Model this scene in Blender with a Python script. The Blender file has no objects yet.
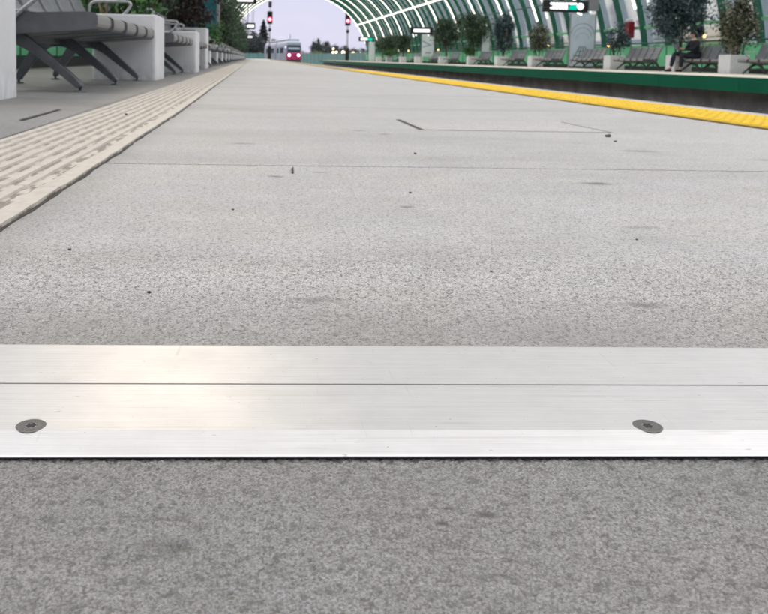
import bpy, bmesh, math, random
import numpy as np
from mathutils import Vector, Matrix
R = math.radians
sc = bpy.context.scene
col = sc.collection
random.seed(7)

# ------------------------------------------------------------------ materials
def new_mat(name):
    m = bpy.data.materials.new(name); m.use_nodes = True
    nt = m.node_tree; nt.nodes.clear()
    out = nt.nodes.new('ShaderNodeOutputMaterial')
    return m, nt, out

def N(nt, typ, **kw):
    n = nt.nodes.new(typ)
    for k, v in kw.items():
        if k in n.inputs.keys(): n.inputs[k].default_value = v
        else: setattr(n, k, v)
    return n

def noise(nt, vec, scale, detail=2.0, rough=0.55):
    n = N(nt, 'ShaderNodeTexNoise', Scale=scale, Detail=detail, Roughness=rough)
    nt.links.new(vec, n.inputs['Vector'])
    return n.outputs['Fac']

def ramp(nt, fac, stops):
    r = nt.nodes.new('ShaderNodeValToRGB')
    cr = r.color_ramp
    while len(cr.elements) < len(stops): cr.elements.new(0.5)
    for e, (p, c) in zip(cr.elements, stops):
        e.position = p
        e.color = (c, c, c, 1) if not isinstance(c, (tuple, list)) else (*c, 1)
    nt.links.new(fac, r.inputs['Fac'])
    return r.outputs['Color']

def mixc(nt, fac, a, b, mode='MIX'):
    m = nt.nodes.new('ShaderNodeMix'); m.data_type = 'RGBA'; m.blend_type = mode
    for sock, v in ((m.inputs[0], fac), (m.inputs[6], a), (m.inputs[7], b)):
        if hasattr(v, 'is_linked'): nt.links.new(v, sock)
        elif isinstance(v, (int, float)): sock.default_value = v
        else: sock.default_value = (*v, 1)
    return m.outputs[2]

def coords(nt, scale=(1, 1, 1), kind='Object'):
    t = nt.nodes.new('ShaderNodeTexCoord')
    mp = nt.nodes.new('ShaderNodeMapping'); mp.inputs['Scale'].default_value = scale
    nt.links.new(t.outputs[kind], mp.inputs['Vector'])
    return mp.outputs['Vector']

def bsdf(nt, out, color, rough=0.5, metal=0.0, spec=0.5):
    b = nt.nodes.new('ShaderNodeBsdfPrincipled')
    b.inputs['Roughness'].default_value = rough if not hasattr(rough, 'is_linked') else 0.5
    if hasattr(rough, 'is_linked'): nt.links.new(rough, b.inputs['Roughness'])
    b.inputs['Metallic'].default_value = metal
    b.inputs['Specular IOR Level'].default_value = spec
    if hasattr(color, 'is_linked'): nt.links.new(color, b.inputs['Base Color'])
    else: b.inputs['Base Color'].default_value = (*color, 1)
    nt.links.new(b.outputs[0], out.inputs['Surface'])
    return b

def bump(nt, b, h, strength, dist=0.002):
    bp = nt.nodes.new('ShaderNodeBump'); bp.inputs['Strength'].default_value = strength
    bp.inputs['Distance'].default_value = dist
    nt.links.new(h, bp.inputs['Height']); nt.links.new(bp.outputs[0], b.inputs['Normal'])

def paint(name, c, rough=0.45, metal=0.0, var=0.12, scale=6.0, spec=0.5, grime=0.0):
    m, nt, out = new_mat(name)
    v = coords(nt)
    f = noise(nt, v, scale, 5, 0.6)
    lo = tuple(x * (1 - var) for x in c); hi = tuple(min(1, x * (1 + var)) for x in c)
    cc = ramp(nt, f, [(0.3, lo), (0.7, hi)])
    if grime:
        g = ramp(nt, noise(nt, v, scale * 5, 6, 0.7), [(0.55, 0.0), (0.75, grime)])
        cc = mixc(nt, g, cc, tuple(x * 0.35 for x in c))
    rr = ramp(nt, f, [(0.3, max(0.05, rough - 0.08)), (0.7, min(1, rough + 0.08))])
    bsdf(nt, out, cc, rr, metal, spec)
    return m

def emit(name, c, s):
    m, nt, out = new_mat(name)
    e = N(nt, 'ShaderNodeEmission', Strength=s); e.inputs['Color'].default_value = (*c, 1)
    nt.links.new(e.outputs[0], out.inputs['Surface'])
    return m

def concrete(name, base, pit=0.5, warm=(1.0, 0.978, 0.952), streak=0.19, marks=(), grainy=1.0):
    m, nt, out = new_mat(name)
    v = coords(nt); vs = coords(nt, (0.35, 1.6, 1))
    fine = noise(nt, v, 640 * grainy, 2, 0.7)
    grain = noise(nt, v, 300 * grainy, 2, 0.6)
    mid = noise(nt, v, 9, 6, 0.62)
    big = noise(nt, vs, 1.6, 6, 0.62)
    c = ramp(nt, fine, [(0.33, tuple(base * w * 0.50 for w in warm)), (0.5, tuple(base * w for w in warm)), (0.67, tuple(base * w * 1.42 for w in warm))])
    c = mixc(nt, 1.0, c, ramp(nt, mid, [(0.3, 0.90), (0.7, 1.07)]), 'MULTIPLY')
    c = mixc(nt, 1.0, c, ramp(nt, big, [(0.3, 1 - streak), (0.5, 1.0), (0.72, 1 + streak * 0.4)]), 'MULTIPLY')
    c = mixc(nt, 1.0, c, ramp(nt, noise(nt, v, 135, 3, 0.65), [(0.34, 0.60), (0.44, 0.97), (0.66, 1.10)]), 'MULTIPLY')
    c = mixc(nt, 1.0, c, ramp(nt, noise(nt, v, 28, 4, 0.6), [(0.32, 0.94), (0.65, 1.03)]), 'MULTIPLY')
    hue = noise(nt, v, 5.5, 3, 0.6)
    c = mixc(nt, 1.0, c, ramp(nt, hue, [(0.35, (1.015, 1.0, 0.98)), (0.65, (0.985, 0.99, 1.015))]), 'MULTIPLY')
    # dark sand grains and open pits of the worn surface
    pf = ramp(nt, grain, [(0.36, pit), (0.45, 0.0)])
    vo = N(nt, 'ShaderNodeTexVoronoi', Scale=190.0); nt.links.new(v, vo.inputs['Vector'])
    pm = ramp(nt, vo.outputs['Distance'], [(0.13, 1.0), (0.24, 0.0)])
    gate = ramp(nt, noise(nt, v, 70, 3), [(0.52, 0.0), (0.58, 1.0)])
    pm = mixc(nt, 1.0, pm, gate, 'MULTIPLY')
    pf = mixc(nt, 1.0, pf, pm, 'LIGHTEN')
    pf = mixc(nt, 1.0, pf, (pit, pit, pit), 'MULTIPLY')
    c = mixc(nt, pf, c, (0.085, 0.075, 0.066))
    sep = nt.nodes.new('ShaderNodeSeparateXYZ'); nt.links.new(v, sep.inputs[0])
    def band_darken(sock, a, b, amt):
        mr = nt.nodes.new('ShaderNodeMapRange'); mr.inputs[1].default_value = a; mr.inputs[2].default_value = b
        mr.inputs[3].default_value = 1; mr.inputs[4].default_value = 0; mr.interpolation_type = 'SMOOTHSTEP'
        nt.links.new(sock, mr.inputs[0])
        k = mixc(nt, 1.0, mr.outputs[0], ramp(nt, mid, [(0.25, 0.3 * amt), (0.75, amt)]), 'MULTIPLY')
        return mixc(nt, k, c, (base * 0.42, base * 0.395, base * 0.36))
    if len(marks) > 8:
        c = band_darken(sep.outputs['Y'], 0.56, 0.76, 0.85)  # fall-off of grazing light towards the joint cover, painted as darker concrete
        c = band_darken(sep.outputs['X'], -0.285, -0.20, 0.6)  # tone gets darker beside the cream tactile strip
    # old spill marks, drawn out across the platform
    vst = coords(nt, (0.7, 2.2, 1))
    st = ramp(nt, noise(nt, vst, 5.5, 3, 0.5), [(0.70, 0.0), (0.76, 0.55)])
    c = mixc(nt, st, c, (0.17, 0.155, 0.145))
    for (mx_, my_, rx, ry, k) in marks:      # worn-in marks with a place of their own
        mp = nt.nodes.new('ShaderNodeMapping'); mp.vector_type = 'TEXTURE'
        mp.inputs['Location'].default_value = (mx_, my_, 0); mp.inputs['Scale'].default_value = (rx, ry, 1)
        nt.links.new(v, mp.inputs['Vector'])
        ln = nt.nodes.new('ShaderNodeVectorMath'); ln.operation = 'LENGTH'; nt.links.new(mp.outputs[0], ln.inputs[0])
        ad = nt.nodes.new('ShaderNodeMath'); ad.operation = 'MULTIPLY_ADD'; ad.inputs[1].default_value = 1.6
        nt.links.new(noise(nt, v, 55, 4, 0.7), ad.inputs[0]); nt.links.new(ln.outputs['Value'], ad.inputs[2])
        mk = ramp(nt, ad.outputs[0], [(0.55, k), (1.0, 0.0)])
        mr = mk.node.color_ramp
        sc1 = nt.nodes.new('ShaderNodeMath'); sc1.operation = 'MULTIPLY'; sc1.inputs[1].default_value = 0.55
        nt.links.new(ad.outputs[0], sc1.inputs[0]); nt.links.new(sc1.outputs[0], mk.node.inputs['Fac'])
        c = mixc(nt, mk, c, (0.05, 0.045, 0.04))
    # darker towards the bottom of the open pits of the finish
    mz = nt.nodes.new('ShaderNodeMapRange'); mz.inputs[1].default_value = -.0008; mz.inputs[2].default_value = -.0002
    mz.inputs[3].default_value = 0.55; mz.inputs[4].default_value = 0.0
    nt.links.new(sep.outputs['Z'], mz.inputs[0])
    c = mixc(nt, mz.outputs[0], c, (0.09, 0.08, 0.07))
    b = bsdf(nt, out, c, ramp(nt, mid, [(0.3, 0.52), (0.7, 0.66)]), 0, 0.5)
    bump(nt, b, mixc(nt, 0.5, fine, grain), 0.8, 0.0014)
    return m

def metal_strip():
    m, nt, out = new_mat('mill_aluminium')
    v = coords(nt, (4, 420, 60)); v1 = coords(nt); v2 = coords(nt, (30, 260, 30))
    br = noise(nt, v, 3.0, 5, 0.7)
    cl = noise(nt, v1, 22, 5, 0.65)
    sp = noise(nt, coords(nt, (1, 3, 1)), 95, 3, 0.6)
    c = ramp(nt, br, [(0.25, (0.55, 0.536, 0.53)), (0.55, (0.655, 0.638, 0.638)), (0.8, (0.71, 0.695, 0.695))])
    c = mixc(nt, 1.0, c, ramp(nt, cl, [(0.28, 0.90), (0.6, 1.0)]), 'MULTIPLY')
    ln = noise(nt, coords(nt, (2.2, 130, 20)), 1.5, 4, 0.6)      # rubbed lines along the extrusion
    c = mixc(nt, ramp(nt, ln, [(0.58, 0.0), (0.70, 0.38)]), c, (0.46, 0.43, 0.40))
    c = mixc(nt, ramp(nt, sp, [(0.70, 0.0), (0.76, 0.6)]), c, (0.30, 0.26, 0.22))
    pt = noise(nt, v1, 330, 2, 0.5)
    c = mixc(nt, ramp(nt, pt, [(0.74, 0.0), (0.80, 0.7)]), c, (0.20, 0.18, 0.16))
    scr = noise(nt, coords(nt, (150, 9, 40)), 1.6, 3, 0.5)
    c = mixc(nt, ramp(nt, scr, [(0.70, 0.0), (0.76, 0.35)]), c, (0.40, 0.38, 0.35))
    mp2 = nt.nodes.new('ShaderNodeMapping'); mp2.inputs['Rotation'].default_value = (0, 0, 0.7); mp2.inputs['Scale'].default_value = (12, 260, 10)
    nt.links.new(v1, mp2.inputs['Vector'])
    sc2 = noise(nt, mp2.outputs['Vector'], 1.0, 2, 0.5)
    c = mixc(nt, ramp(nt, sc2, [(0.68, 0.0), (0.74, 0.40)]), c, (0.38, 0.36, 0.335))
    b = bsdf(nt, out, c, ramp(nt, cl, [(0.3, 0.45), (0.7, 0.41)]), 0.66, 0.5)
    bump(nt, b, br, 0.10, 0.0003)
    return m

def cream_mat(name, dirty):
    m, nt, out = new_mat(name)
    v = coords(nt); vs = coords(nt, (13, 3.2, 1))
    f = noise(nt, v, 40, 5, 0.6)
    c = ramp(nt, f, [(0.3, (0.41, 0.372, 0.325)), (0.7, (0.49, 0.448, 0.395))])
    d = noise(nt, vs, 4.2, 4, 0.6)
    g = noise(nt, v, 260, 3, 0.7)
    dm = ramp(nt, d, [(0.56 - dirty * 0.10, 0.0), (0.64 - dirty * 0.13, 1.0 if dirty > 0.4 else 0.14)])
    dm = mixc(nt, 1.0, dm, ramp(nt, g, [(0.3, 0.35), (0.6, 1.0)]), 'MULTIPLY')
    c = mixc(nt, dm, c, (0.115, 0.097, 0.078))
    b = bsdf(nt, out, c, 0.62, 0, 0.4)
    bump(nt, b, g, 0.2, 0.001)
    return m

def pane_mat(name, tint, trans, body):
    m, nt, out = new_mat(name)
    t = N(nt, 'ShaderNodeBsdfTransparent'); t.inputs['Color'].default_value = (*tint, 1)
    g = N(nt, 'ShaderNodeBsdfGlossy', Roughness=0.12); g.inputs['Color'].default_value = (0.8, 0.85, 0.85, 1)
    d = N(nt, 'ShaderNodeBsdfTranslucent')
    cc = ramp(nt, noise(nt, coords(nt), 1.3, 4), [(0.3, tuple(x * 0.8 for x in body)), (0.7, body)])
    nt.links.new(cc, d.inputs['Color'])
    m1 = N(nt, 'ShaderNodeMixShader'); m1.inputs[0].default_value = trans
    nt.links.new(d.outputs[0], m1.inputs[1]); nt.links.new(t.outputs[0], m1.inputs[2])
    fr = N(nt, 'ShaderNodeFresnel', IOR=1.45)
    m2 = N(nt, 'ShaderNodeMixShader')
    sc_ = N(nt, 'ShaderNodeMath', operation='MULTIPLY'); sc_.inputs[1].default_value = 0.7
    nt.links.new(fr.outputs[0], sc_.inputs[0]); nt.links.new(sc_.outputs[0], m2.inputs[0])
    nt.links.new(m1.outputs[0], m2.inputs[1]); nt.links.new(g.outputs[0], m2.inputs[2])
    nt.links.new(m2.outputs[0], out.inputs['Surface'])
    return m

def green_glass():
    m, nt, out = new_mat('green_infill_panel')
    cc = ramp(nt, noise(nt, coords(nt), 2.2, 4), [(0.3, (0.34, 0.74, 0.48)), (0.7, (0.42, 0.82, 0.57))])
    d = N(nt, 'ShaderNodeBsdfTranslucent'); b = nt.nodes.new('ShaderNodeBsdfPrincipled')
    b.inputs['Roughness'].default_value = 0.25
    nt.links.new(cc, d.inputs['Color']); nt.links.new(cc, b.inputs['Base Color'])
    mx = N(nt, 'ShaderNodeMixShader'); mx.inputs[0].default_value = 0.62
    nt.links.new(b.outputs[0], mx.inputs[1]); nt.links.new(d.outputs[0], mx.inputs[2])
    nt.links.new(mx.outputs[0], out.inputs['Surface'])
    return m

def leaf_mat(name, dark, mid, light):
    m, nt, out = new_mat(name)
    g = nt.nodes.new('ShaderNodeNewGeometry')
    c = ramp(nt, g.outputs['Random Per Island'], [(0.0, dark), (0.55, mid), (0.92, light)])
    c = mixc(nt, 1.0, c, ramp(nt, noise(nt, coords(nt), 3.0, 3), [(0.3, 0.6), (0.7, 1.25)]), 'MULTIPLY')
    b = nt.nodes.new('ShaderNodeBsdfPrincipled'); b.inputs['Roughness'].default_value = 0.4
    nt.links.new(c, b.inputs['Base Color'])
    d = N(nt, 'ShaderNodeBsdfTranslucent'); nt.links.new(c, d.inputs['Color'])
    mx = N(nt, 'ShaderNodeMixShader'); mx.inputs[0].default_value = 0.3
    nt.links.new(b.outputs[0], mx.inputs[1]); nt.links.new(d.outputs[0], mx.inputs[2])
    nt.links.new(mx.outputs[0], out.inputs['Surface'])
    return m

def yellow_mat(name='yellow_tactile', k=1.0):
    m, nt, out = new_mat(name)
    v = coords(nt)
    c = ramp(nt, noise(nt, v, 12, 5), [(0.3, (0.62 * k, 0.385 * k, 0.006)), (0.7, (0.72 * k, 0.475 * k, 0.010))])
    d = ramp(nt, noise(nt, coords(nt, (3, 1, 1)), 30, 5, 0.7), [(0.56, 0.0), (0.75, 0.5)])
    c = mixc(nt, d, c, (0.30, 0.22, 0.06))
    bsdf(nt, out, c, 0.5, 0, 0.4)
    return m

def ballast_mat():
    m, nt, out = new_mat('ballast')
    v = coords(nt)
    vo = N(nt, 'ShaderNodeTexVoronoi', Scale=18.0); nt.links.new(v, vo.inputs['Vector'])
    c = ramp(nt, noise(nt, v, 25, 4), [(0.3, (0.05, 0.045, 0.04)), (0.7, (0.16, 0.145, 0.13))])
    b = bsdf(nt, out, c, 0.9)
    bump(nt, b, vo.outputs['Distance'], 1.0, 0.05)
    return m

M = {}
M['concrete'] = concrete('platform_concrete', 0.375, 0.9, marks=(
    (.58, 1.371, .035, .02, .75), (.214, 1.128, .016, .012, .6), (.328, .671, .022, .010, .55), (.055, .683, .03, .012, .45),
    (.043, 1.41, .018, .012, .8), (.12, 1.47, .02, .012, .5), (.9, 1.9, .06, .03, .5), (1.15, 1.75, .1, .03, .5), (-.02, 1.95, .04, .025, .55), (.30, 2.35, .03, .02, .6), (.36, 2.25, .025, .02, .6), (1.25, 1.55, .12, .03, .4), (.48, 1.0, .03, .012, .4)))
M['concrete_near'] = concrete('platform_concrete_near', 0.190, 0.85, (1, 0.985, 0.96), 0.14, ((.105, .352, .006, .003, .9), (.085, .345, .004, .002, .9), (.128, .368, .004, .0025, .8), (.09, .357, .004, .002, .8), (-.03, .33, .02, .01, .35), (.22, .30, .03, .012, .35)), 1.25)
M['concrete_side'] = concrete('side_concrete', 0.21, 0.6, (1, 0.985, 0.96), 0.16)  # separate floor surface; some shading is put into its darker tone
M['floor2'] = paint('far_platform_floor', (0.46, 0.43, 0.36), 0.7, 0, 0.12, 2)
M['alu'] = metal_strip()
M['rubber'] = paint('black_rubber', (0.012, 0.012, 0.012), 0.8)
M['sealant'] = paint('dark_joint', (0.045, 0.04, 0.035), 0.9, 0, 0.4, 60)
M['screw'] = paint('screw_steel', (0.13, 0.126, 0.118), 0.5, 0.55, 0.35, 900, grime=0.4)
M['socket'] = paint('screw_socket', (0.02, 0.02, 0.02), 0.8)
M['cream'] = cream_mat('cream_bar', 0.12)
M['cream_base'] = cream_mat('cream_channel', 1.0)
M['yellow'] = yellow_mat(); M['yellow_base'] = yellow_mat('yellow_tactile_base', 0.36)  # base darkened between domes: grime plus relief shading put into colour
M['bench'] = paint('bench_grey', (0.24, 0.24, 0.255), 0.42, 0.35, 0.15, 14)
M['bench_side'] = paint('bench_side_steel', (0.115, 0.117, 0.124), 0.4, 0.3, 0.15, 14)
M['bench_leg'] = paint('bench_cast_leg', (0.10, 0.105, 0.112), 0.4, 0.45, 0.18, 20, grime=0.25)
M['bench_edge'] = paint('bench_bright_edge', (0.28, 0.262, 0.245), 0.38, 0.35, 0.16, 25, grime=0.2)  # seat lip; its bright warm reflection is put into the base colour
M['tube'] = paint('satin_tube', (0.42, 0.43, 0.43), 0.32, 0.7, 0.1, 30)
M['white'] = paint('planter_white', (0.74, 0.735, 0.73), 0.6, 0, 0.07, 5, grime=0.14)
def planter_white():
    m, nt, out = new_mat('planter_white')
    v = coords(nt)
    c = ramp(nt, noise(nt, v, 5, 5, 0.6), [(0.3, (0.66, 0.655, 0.65)), (0.7, (0.75, 0.745, 0.74))])
    z = nt.nodes.new('ShaderNodeSeparateXYZ'); nt.links.new(v, z.inputs[0])
    mr = nt.nodes.new('ShaderNodeMapRange'); mr.inputs[1].default_value = 0.0; mr.inputs[2].default_value = 0.16
    mr.inputs[3].default_value = 0.55; mr.inputs[4].default_value = 0.0; nt.links.new(z.outputs['Z'], mr.inputs[0])
    sp = ramp(nt, noise(nt, coords(nt, (1, 1, .5)), 16, 6, 0.7), [(0.38, 0.0), (0.68, 1.0)])
    c = mixc(nt, mixc(nt, 1.0, mr.outputs[0], sp, 'MULTIPLY'), c, (0.22, 0.20, 0.175))
    st = ramp(nt, noise(nt, coords(nt, (6, 6, .35)), 4, 5, 0.65), [(0.58, 0.0), (0.80, 0.14)])
    c = mixc(nt, st, c, (0.36, 0.34, 0.31))
    sc_ = ramp(nt, noise(nt, coords(nt, (2, 2, 9)), 6, 3, 0.6), [(0.72, 0.0), (0.77, 0.35)])
    c = mixc(nt, sc_, c, (0.25, 0.24, 0.23))
    bsdf(nt, out, c, 0.6, 0, 0.4)
    return m
M['white'] = planter_white()
M['soil'] = paint('soil', (0.05, 0.038, 0.028), 0.95, 0, 0.4, 50)
M['dgreen'] = paint('dark_green_steel', (0.010, 0.115, 0.068), 0.38, 0, 0.15, 3)
M['fascia'] = paint('fascia_green', (0.0005, 0.095, 0.048), 0.5, 0, 0.14, 1.2, spec=0.2, grime=0.1)
M['pgreen'] = paint('pale_green_steel', (0.26, 0.58, 0.33), 0.4, 0, 0.1, 3)
M['panel'] = green_glass()
M['pane'] = pane_mat('canopy_glass', (0.93, 0.94, 0.95), 0.86, (0.42, 0.55, 0.53))
M['kerb'] = paint('dark_kerb', (0.035, 0.045, 0.04), 0.7, 0, 0.2, 5)
M['wallgrey'] = paint('under_wall', (0.30, 0.29, 0.275), 0.85, 0, 0.35, 1.6, grime=0.4)
M['ballast'] = ballast_mat()
M['steel'] = paint('rail_steel', (0.16, 0.12, 0.10), 0.45, 0.7, 0.2, 8)
M['earth'] = paint('outside_ground', (0.10, 0.105, 0.085), 0.95, 0, 0.3, 0.3)
M['bark'] = paint('bark', (0.085, 0.062, 0.045), 0.9, 0, 0.35, 25)
M['stem'] = paint('tan_stem', (0.30, 0.22, 0.13), 0.7, 0, 0.3, 20)
M['leaf_dark'] = leaf_mat('leaf_dark', (0.014, 0.036, 0.019), (0.045, 0.098, 0.050), (0.18, 0.26, 0.15))
M['leaf_blue'] = leaf_mat('leaf_blue', (0.022, 0.045, 0.050), (0.062, 0.11, 0.115), (0.20, 0.28, 0.28))
M['leaf_pale'] = leaf_mat('leaf_pale', (0.02, 0.035, 0.016), (0.055, 0.08, 0.038), (0.42, 0.40, 0.28))
M['leaf_fresh'] = leaf_mat('leaf_fresh', (0.02, 0.065, 0.015), (0.05, 0.15, 0.035), (0.12, 0.26, 0.06))
M['leaf_red'] = leaf_mat('leaf_red', (0.012, 0.012, 0.010), (0.024, 0.020, 0.016), (0.07, 0.022, 0.018))
M['leaf_far'] = leaf_mat('leaf_far', (0.03, 0.042, 0.048), (0.045, 0.062, 0.066), (0.075, 0.095, 0.09))
M['leaf_hedge'] = leaf_mat('leaf_hedge', (0.05, 0.07, 0.04), (0.09, 0.12, 0.055), (0.16, 0.19, 0.08))
M['black'] = paint('black_housing', (0.012, 0.012, 0.013), 0.4)
M['ledwhite'] = emit('led_white', (1.0, 1.0, 1.0), 1.5)
M['ledteal'] = emit('led_teal', (0.0, 0.80, 0.52), 0.9)
M['striplight'] = emit('strip_light', (1.0, 0.97, 0.88), 2.6)
M['warm'] = emit('warm_lamp', (1.0, 0.78, 0.48), 9.0)
M['orange'] = emit('orange_lamp', (1.0, 0.55, 0.18), 14.0)
M['red_on'] = emit('signal_red', (1.0, 0.03, 0.09), 7.0)
M['red_core'] = emit('signal_red_core', (1.0, 0.55, 0.55), 6.0)
M['head'] = emit('train_headlight', (1.0, 0.72, 0.84), 7.0)
M['greypaint'] = paint('grey_paint', (0.25, 0.25, 0.26), 0.5, 0, 0.1, 5)
M['postgrey'] = paint('post_tan_grey', (0.36, 0.33, 0.30), 0.5, 0.2, 0.1, 5)
M['redpaint'] = paint('red_paint', (0.26, 0.010, 0.018), 0.35, 0, 0.12, 6)
M['poster'] = paint('poster_pale_blue', (0.60, 0.68, 0.76), 0.3, 0, 0.05, 2)
M['poster_white'] = paint('poster_white', (0.74, 0.80, 0.79), 0.3, 0, 0.05, 2)
M['poster_ink'] = paint('poster_ink', (0.10, 0.14, 0.18), 0.4, 0, 0.2, 8)
M['poster_grey'] = paint('poster_grey', (0.36, 0.42, 0.48), 0.4, 0, 0.2, 8)
M['teal'] = paint('teal_board', (0.012, 0.13, 0.16), 0.25, 0, 0.15, 2)
M['silver'] = paint('train_silver', (0.20, 0.215, 0.26), 0.35, 0.3, 0.06, 2)
M['tealgrey'] = paint('train_roof', (0.24, 0.31, 0.36), 0.4, 0.1, 0.08, 2)
M['magenta'] = paint('train_magenta', (0.30, 0.012, 0.085), 0.35, 0, 0.08, 2)  # red nose; pink headlight glow put into the paint colour
M['darkglass'] = paint('dark_glass', (0.03, 0.04, 0.055), 0.08, 0, 0.1, 3)
M['screen'] = paint('windscreen_band', (0.30, 0.36, 0.44), 0.15, 0, 0.1, 3)
M['fence'] = paint('barrier_teal', (0.075, 0.16, 0.15), 0.6, 0, 0.15, 0.8)
M['skin'] = paint('skin', (0.50, 0.29, 0.21), 0.5, 0, 0.06, 20)
M['suit'] = paint('dark_suit', (0.012, 0.013, 0.018), 0.85, 0, 0.3, 30)
M['trouser'] = paint('dark_navy_cloth', (0.016, 0.018, 0.030), 0.85, 0, 0.3, 30)
M['shirt'] = paint('shirt_collar', (0.60, 0.60, 0.62), 0.7)
M['hair'] = paint('black_hair', (0.008, 0.007, 0.007), 0.5)
M['tablet'] = paint('tablet_back', (0.035, 0.06, 0.10), 0.35)
M['brick'] = paint('terracotta_wall', (0.30, 0.13, 0.075), 0.85, 0, 0.2, 2.5)
M['farwall'] = paint('far_facade', (0.24, 0.24, 0.27), 0.8, 0, 0.1, 0.6)
M['rooftile'] = paint('roof_tile', (0.20, 0.09, 0.07), 0.85, 0, 0.2, 2)
M['debris'] = paint('grit', (0.06, 0.053, 0.047), 0.9, 0, 0.3, 200)
M['cover'] = concrete('cover_concrete', 0.385, 0.5, (1.0, 0.965, 0.925), 0.10)

# ------------------------------------------------------------------ mesh helpers
class MB:
    def __init__(s): s.v = []; s.f = []; s.sm = []
    def add(s, vs, fs, smooth=False):
        k = len(s.v); s.v += [tuple(p) for p in vs]
        s.f += [tuple(i + k for i in q) for q in fs]; s.sm += [smooth] * len(fs); return s
    def box(s, x0, x1, y0, y1, z0, z1):
        vs = [(x, y, z) for x in (x0, x1) for y in (y0, y1) for z in (z0, z1)]
        return s.add(vs, [(0, 1, 3, 2), (4, 6, 7, 5), (0, 4, 5, 1), (2, 3, 7, 6), (0, 2, 6, 4), (1, 5, 7, 3)])
    def sheet(s, x0, x1, y0, y1, z):
        return s.add([(x0, y0, z), (x1, y0, z), (x1, y1, z), (x0, y1, z)], [(0, 1, 2, 3)])
    def tube(s, pts, r, n=8, caps=True, smooth=True):
        pts = [Vector(p) for p in pts]; rr = r if isinstance(r, (list, tuple)) else [r] * len(pts)
        vs = []; fs = []
        up = None
        for i, p in enumerate(pts):
            a = pts[max(0, i - 1)]; b = pts[min(len(pts) - 1, i + 1)]
            d = (b - a).normalized()
            if up is None: up = Vector((0, 0, 1)) if abs(d.z) < 0.9 else Vector((1, 0, 0))
            u = d.cross(up).normalized(); w = u.cross(d).normalized(); up = w
            for k in range(n):
                t = 2 * math.pi * k / n
                vs.append(p + (u * math.cos(t) + w * math.sin(t)) * rr[i])
        for i in range(len(pts) - 1):
            for k in range(n):
                a = i * n + k; b = i * n + (k + 1) % n
                fs.append((a, b, b + n, a + n))
        s.add(vs, fs, smooth)
        if caps:
            k0 = len(s.v) - len(vs)
            s.f.append(tuple(k0 + k for k in range(n))[::-1]); s.sm.append(False)
            s.f.append(tuple(k0 + (len(pts) - 1) * n + k for k in range(n))); s.sm.append(False)
        return s
    def prism(s, poly, axis, a, b):
        """poly in the two remaining axes, extruded along axis from a to b"""
        n = len(poly); vs = []
        for t in (a, b):
            for p, q in poly:
                vs.append((t, p, q) if axis == 'x' else ((p, t, q) if axis == 'y' else (p, q, t)))
        fs = [tuple(range(n))[::-1], tuple(range(n, 2 * n))]
        for i in range(n): fs.append((i, (i + 1) % n, (i + 1) % n + n, i + n))
        return s.add(vs, fs)
    def ball(s, c, r, nu=12, nv=8):
        rx, ry, rz = r if isinstance(r, (tuple, list)) else (r, r, r)
        vs = [(c[0], c[1], c[2] + rz)]
        for j in range(1, nv):
            ph = math.pi * j / nv
            for i in range(nu):
                t = 2 * math.pi * i / nu
                vs.append((c[0] + rx * math.sin(ph) * math.cos(t), c[1] + ry * math.sin(ph) * math.sin(t), c[2] + rz * math.cos(ph)))
        vs.append((c[0], c[1], c[2] - rz)); fs = []
        for i in range(nu): fs.append((0, 1 + i, 1 + (i + 1) % nu))
        for j in range(nv - 2):
            for i in range(nu):
                a = 1 + j * nu + i; b = 1 + j * nu + (i + 1) % nu
                fs.append((a, a + nu, b + nu, b))
        k = 1 + (nv - 2) * nu
        for i in range(nu): fs.append((k + i, len(vs) - 1, k + (i + 1) % nu))
        return s.add(vs, fs, True)
    def build(s, name, mat, parent=None, bevel=0, loc=None, seg=2):
        me = bpy.data.meshes.new(name); me.from_pydata(s.v, [], s.f)
        me.polygons.foreach_set('use_smooth', s.sm); me.materials.append(mat)
        bm = bmesh.new(); bm.from_mesh(me); bmesh.ops.recalc_face_normals(bm, faces=bm.faces); bm.to_mesh(me); bm.free()
        o = bpy.data.objects.new(name, me); col.objects.link(o)
        if parent: o.parent = parent
        if loc: o.location = loc
        if bevel:
            b = o.modifiers.new('bevel', 'BEVEL'); b.width = bevel; b.segments = seg; b.limit_method = 'ANGLE'; b.angle_limit = R(40)
        return o

def empty(name, loc=(0, 0, 0), rz=0):
    o = bpy.data.objects.new(name, None); o.empty_display_size = 0.2; col.objects.link(o)
    o.location = loc; o.rotation_euler = (0, 0, rz); return o
def tag(o, label, cat, group=None, kind=None):
    o['label'] = label; o['category'] = cat
    if group: o['group'] = group
    if kind: o['kind'] = kind
    return o
def struct(o): o['kind'] = 'structure'; return o
def copy_tree(o, parent=None):
    c = o.copy(); col.objects.link(c); c.parent = parent
    for ch in list(o.children): copy_tree(ch, c)
    return c
ORD = ['first', 'second', 'third', 'fourth', 'fifth', 'sixth', 'seventh', 'eighth', 'ninth', 'tenth', 'eleventh', 'twelfth']

# ------------------------------------------------------------------ world, sun, camera
w = bpy.data.worlds.new('World'); sc.world = w; w.use_nodes = True
nt = w.node_tree; nt.nodes.clear()
wo = nt.nodes.new('ShaderNodeOutputWorld'); bg = nt.nodes.new('ShaderNodeBackground')
sky = nt.nodes.new('ShaderNodeTexSky'); sky.sky_type = 'NISHITA'; sky.sun_disc = False
SUN_EL, SUN_ROT = R(24), R(-6)
sky.sun_elevation = SUN_EL; sky.sun_rotation = SUN_ROT; sky.air_density = 1.0; sky.dust_density = 1.5
tc = nt.nodes.new('ShaderNodeTexCoord'); sx = nt.nodes.new('ShaderNodeSeparateXYZ')
nt.links.new(tc.outputs['Generated'], sx.inputs[0])
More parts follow.
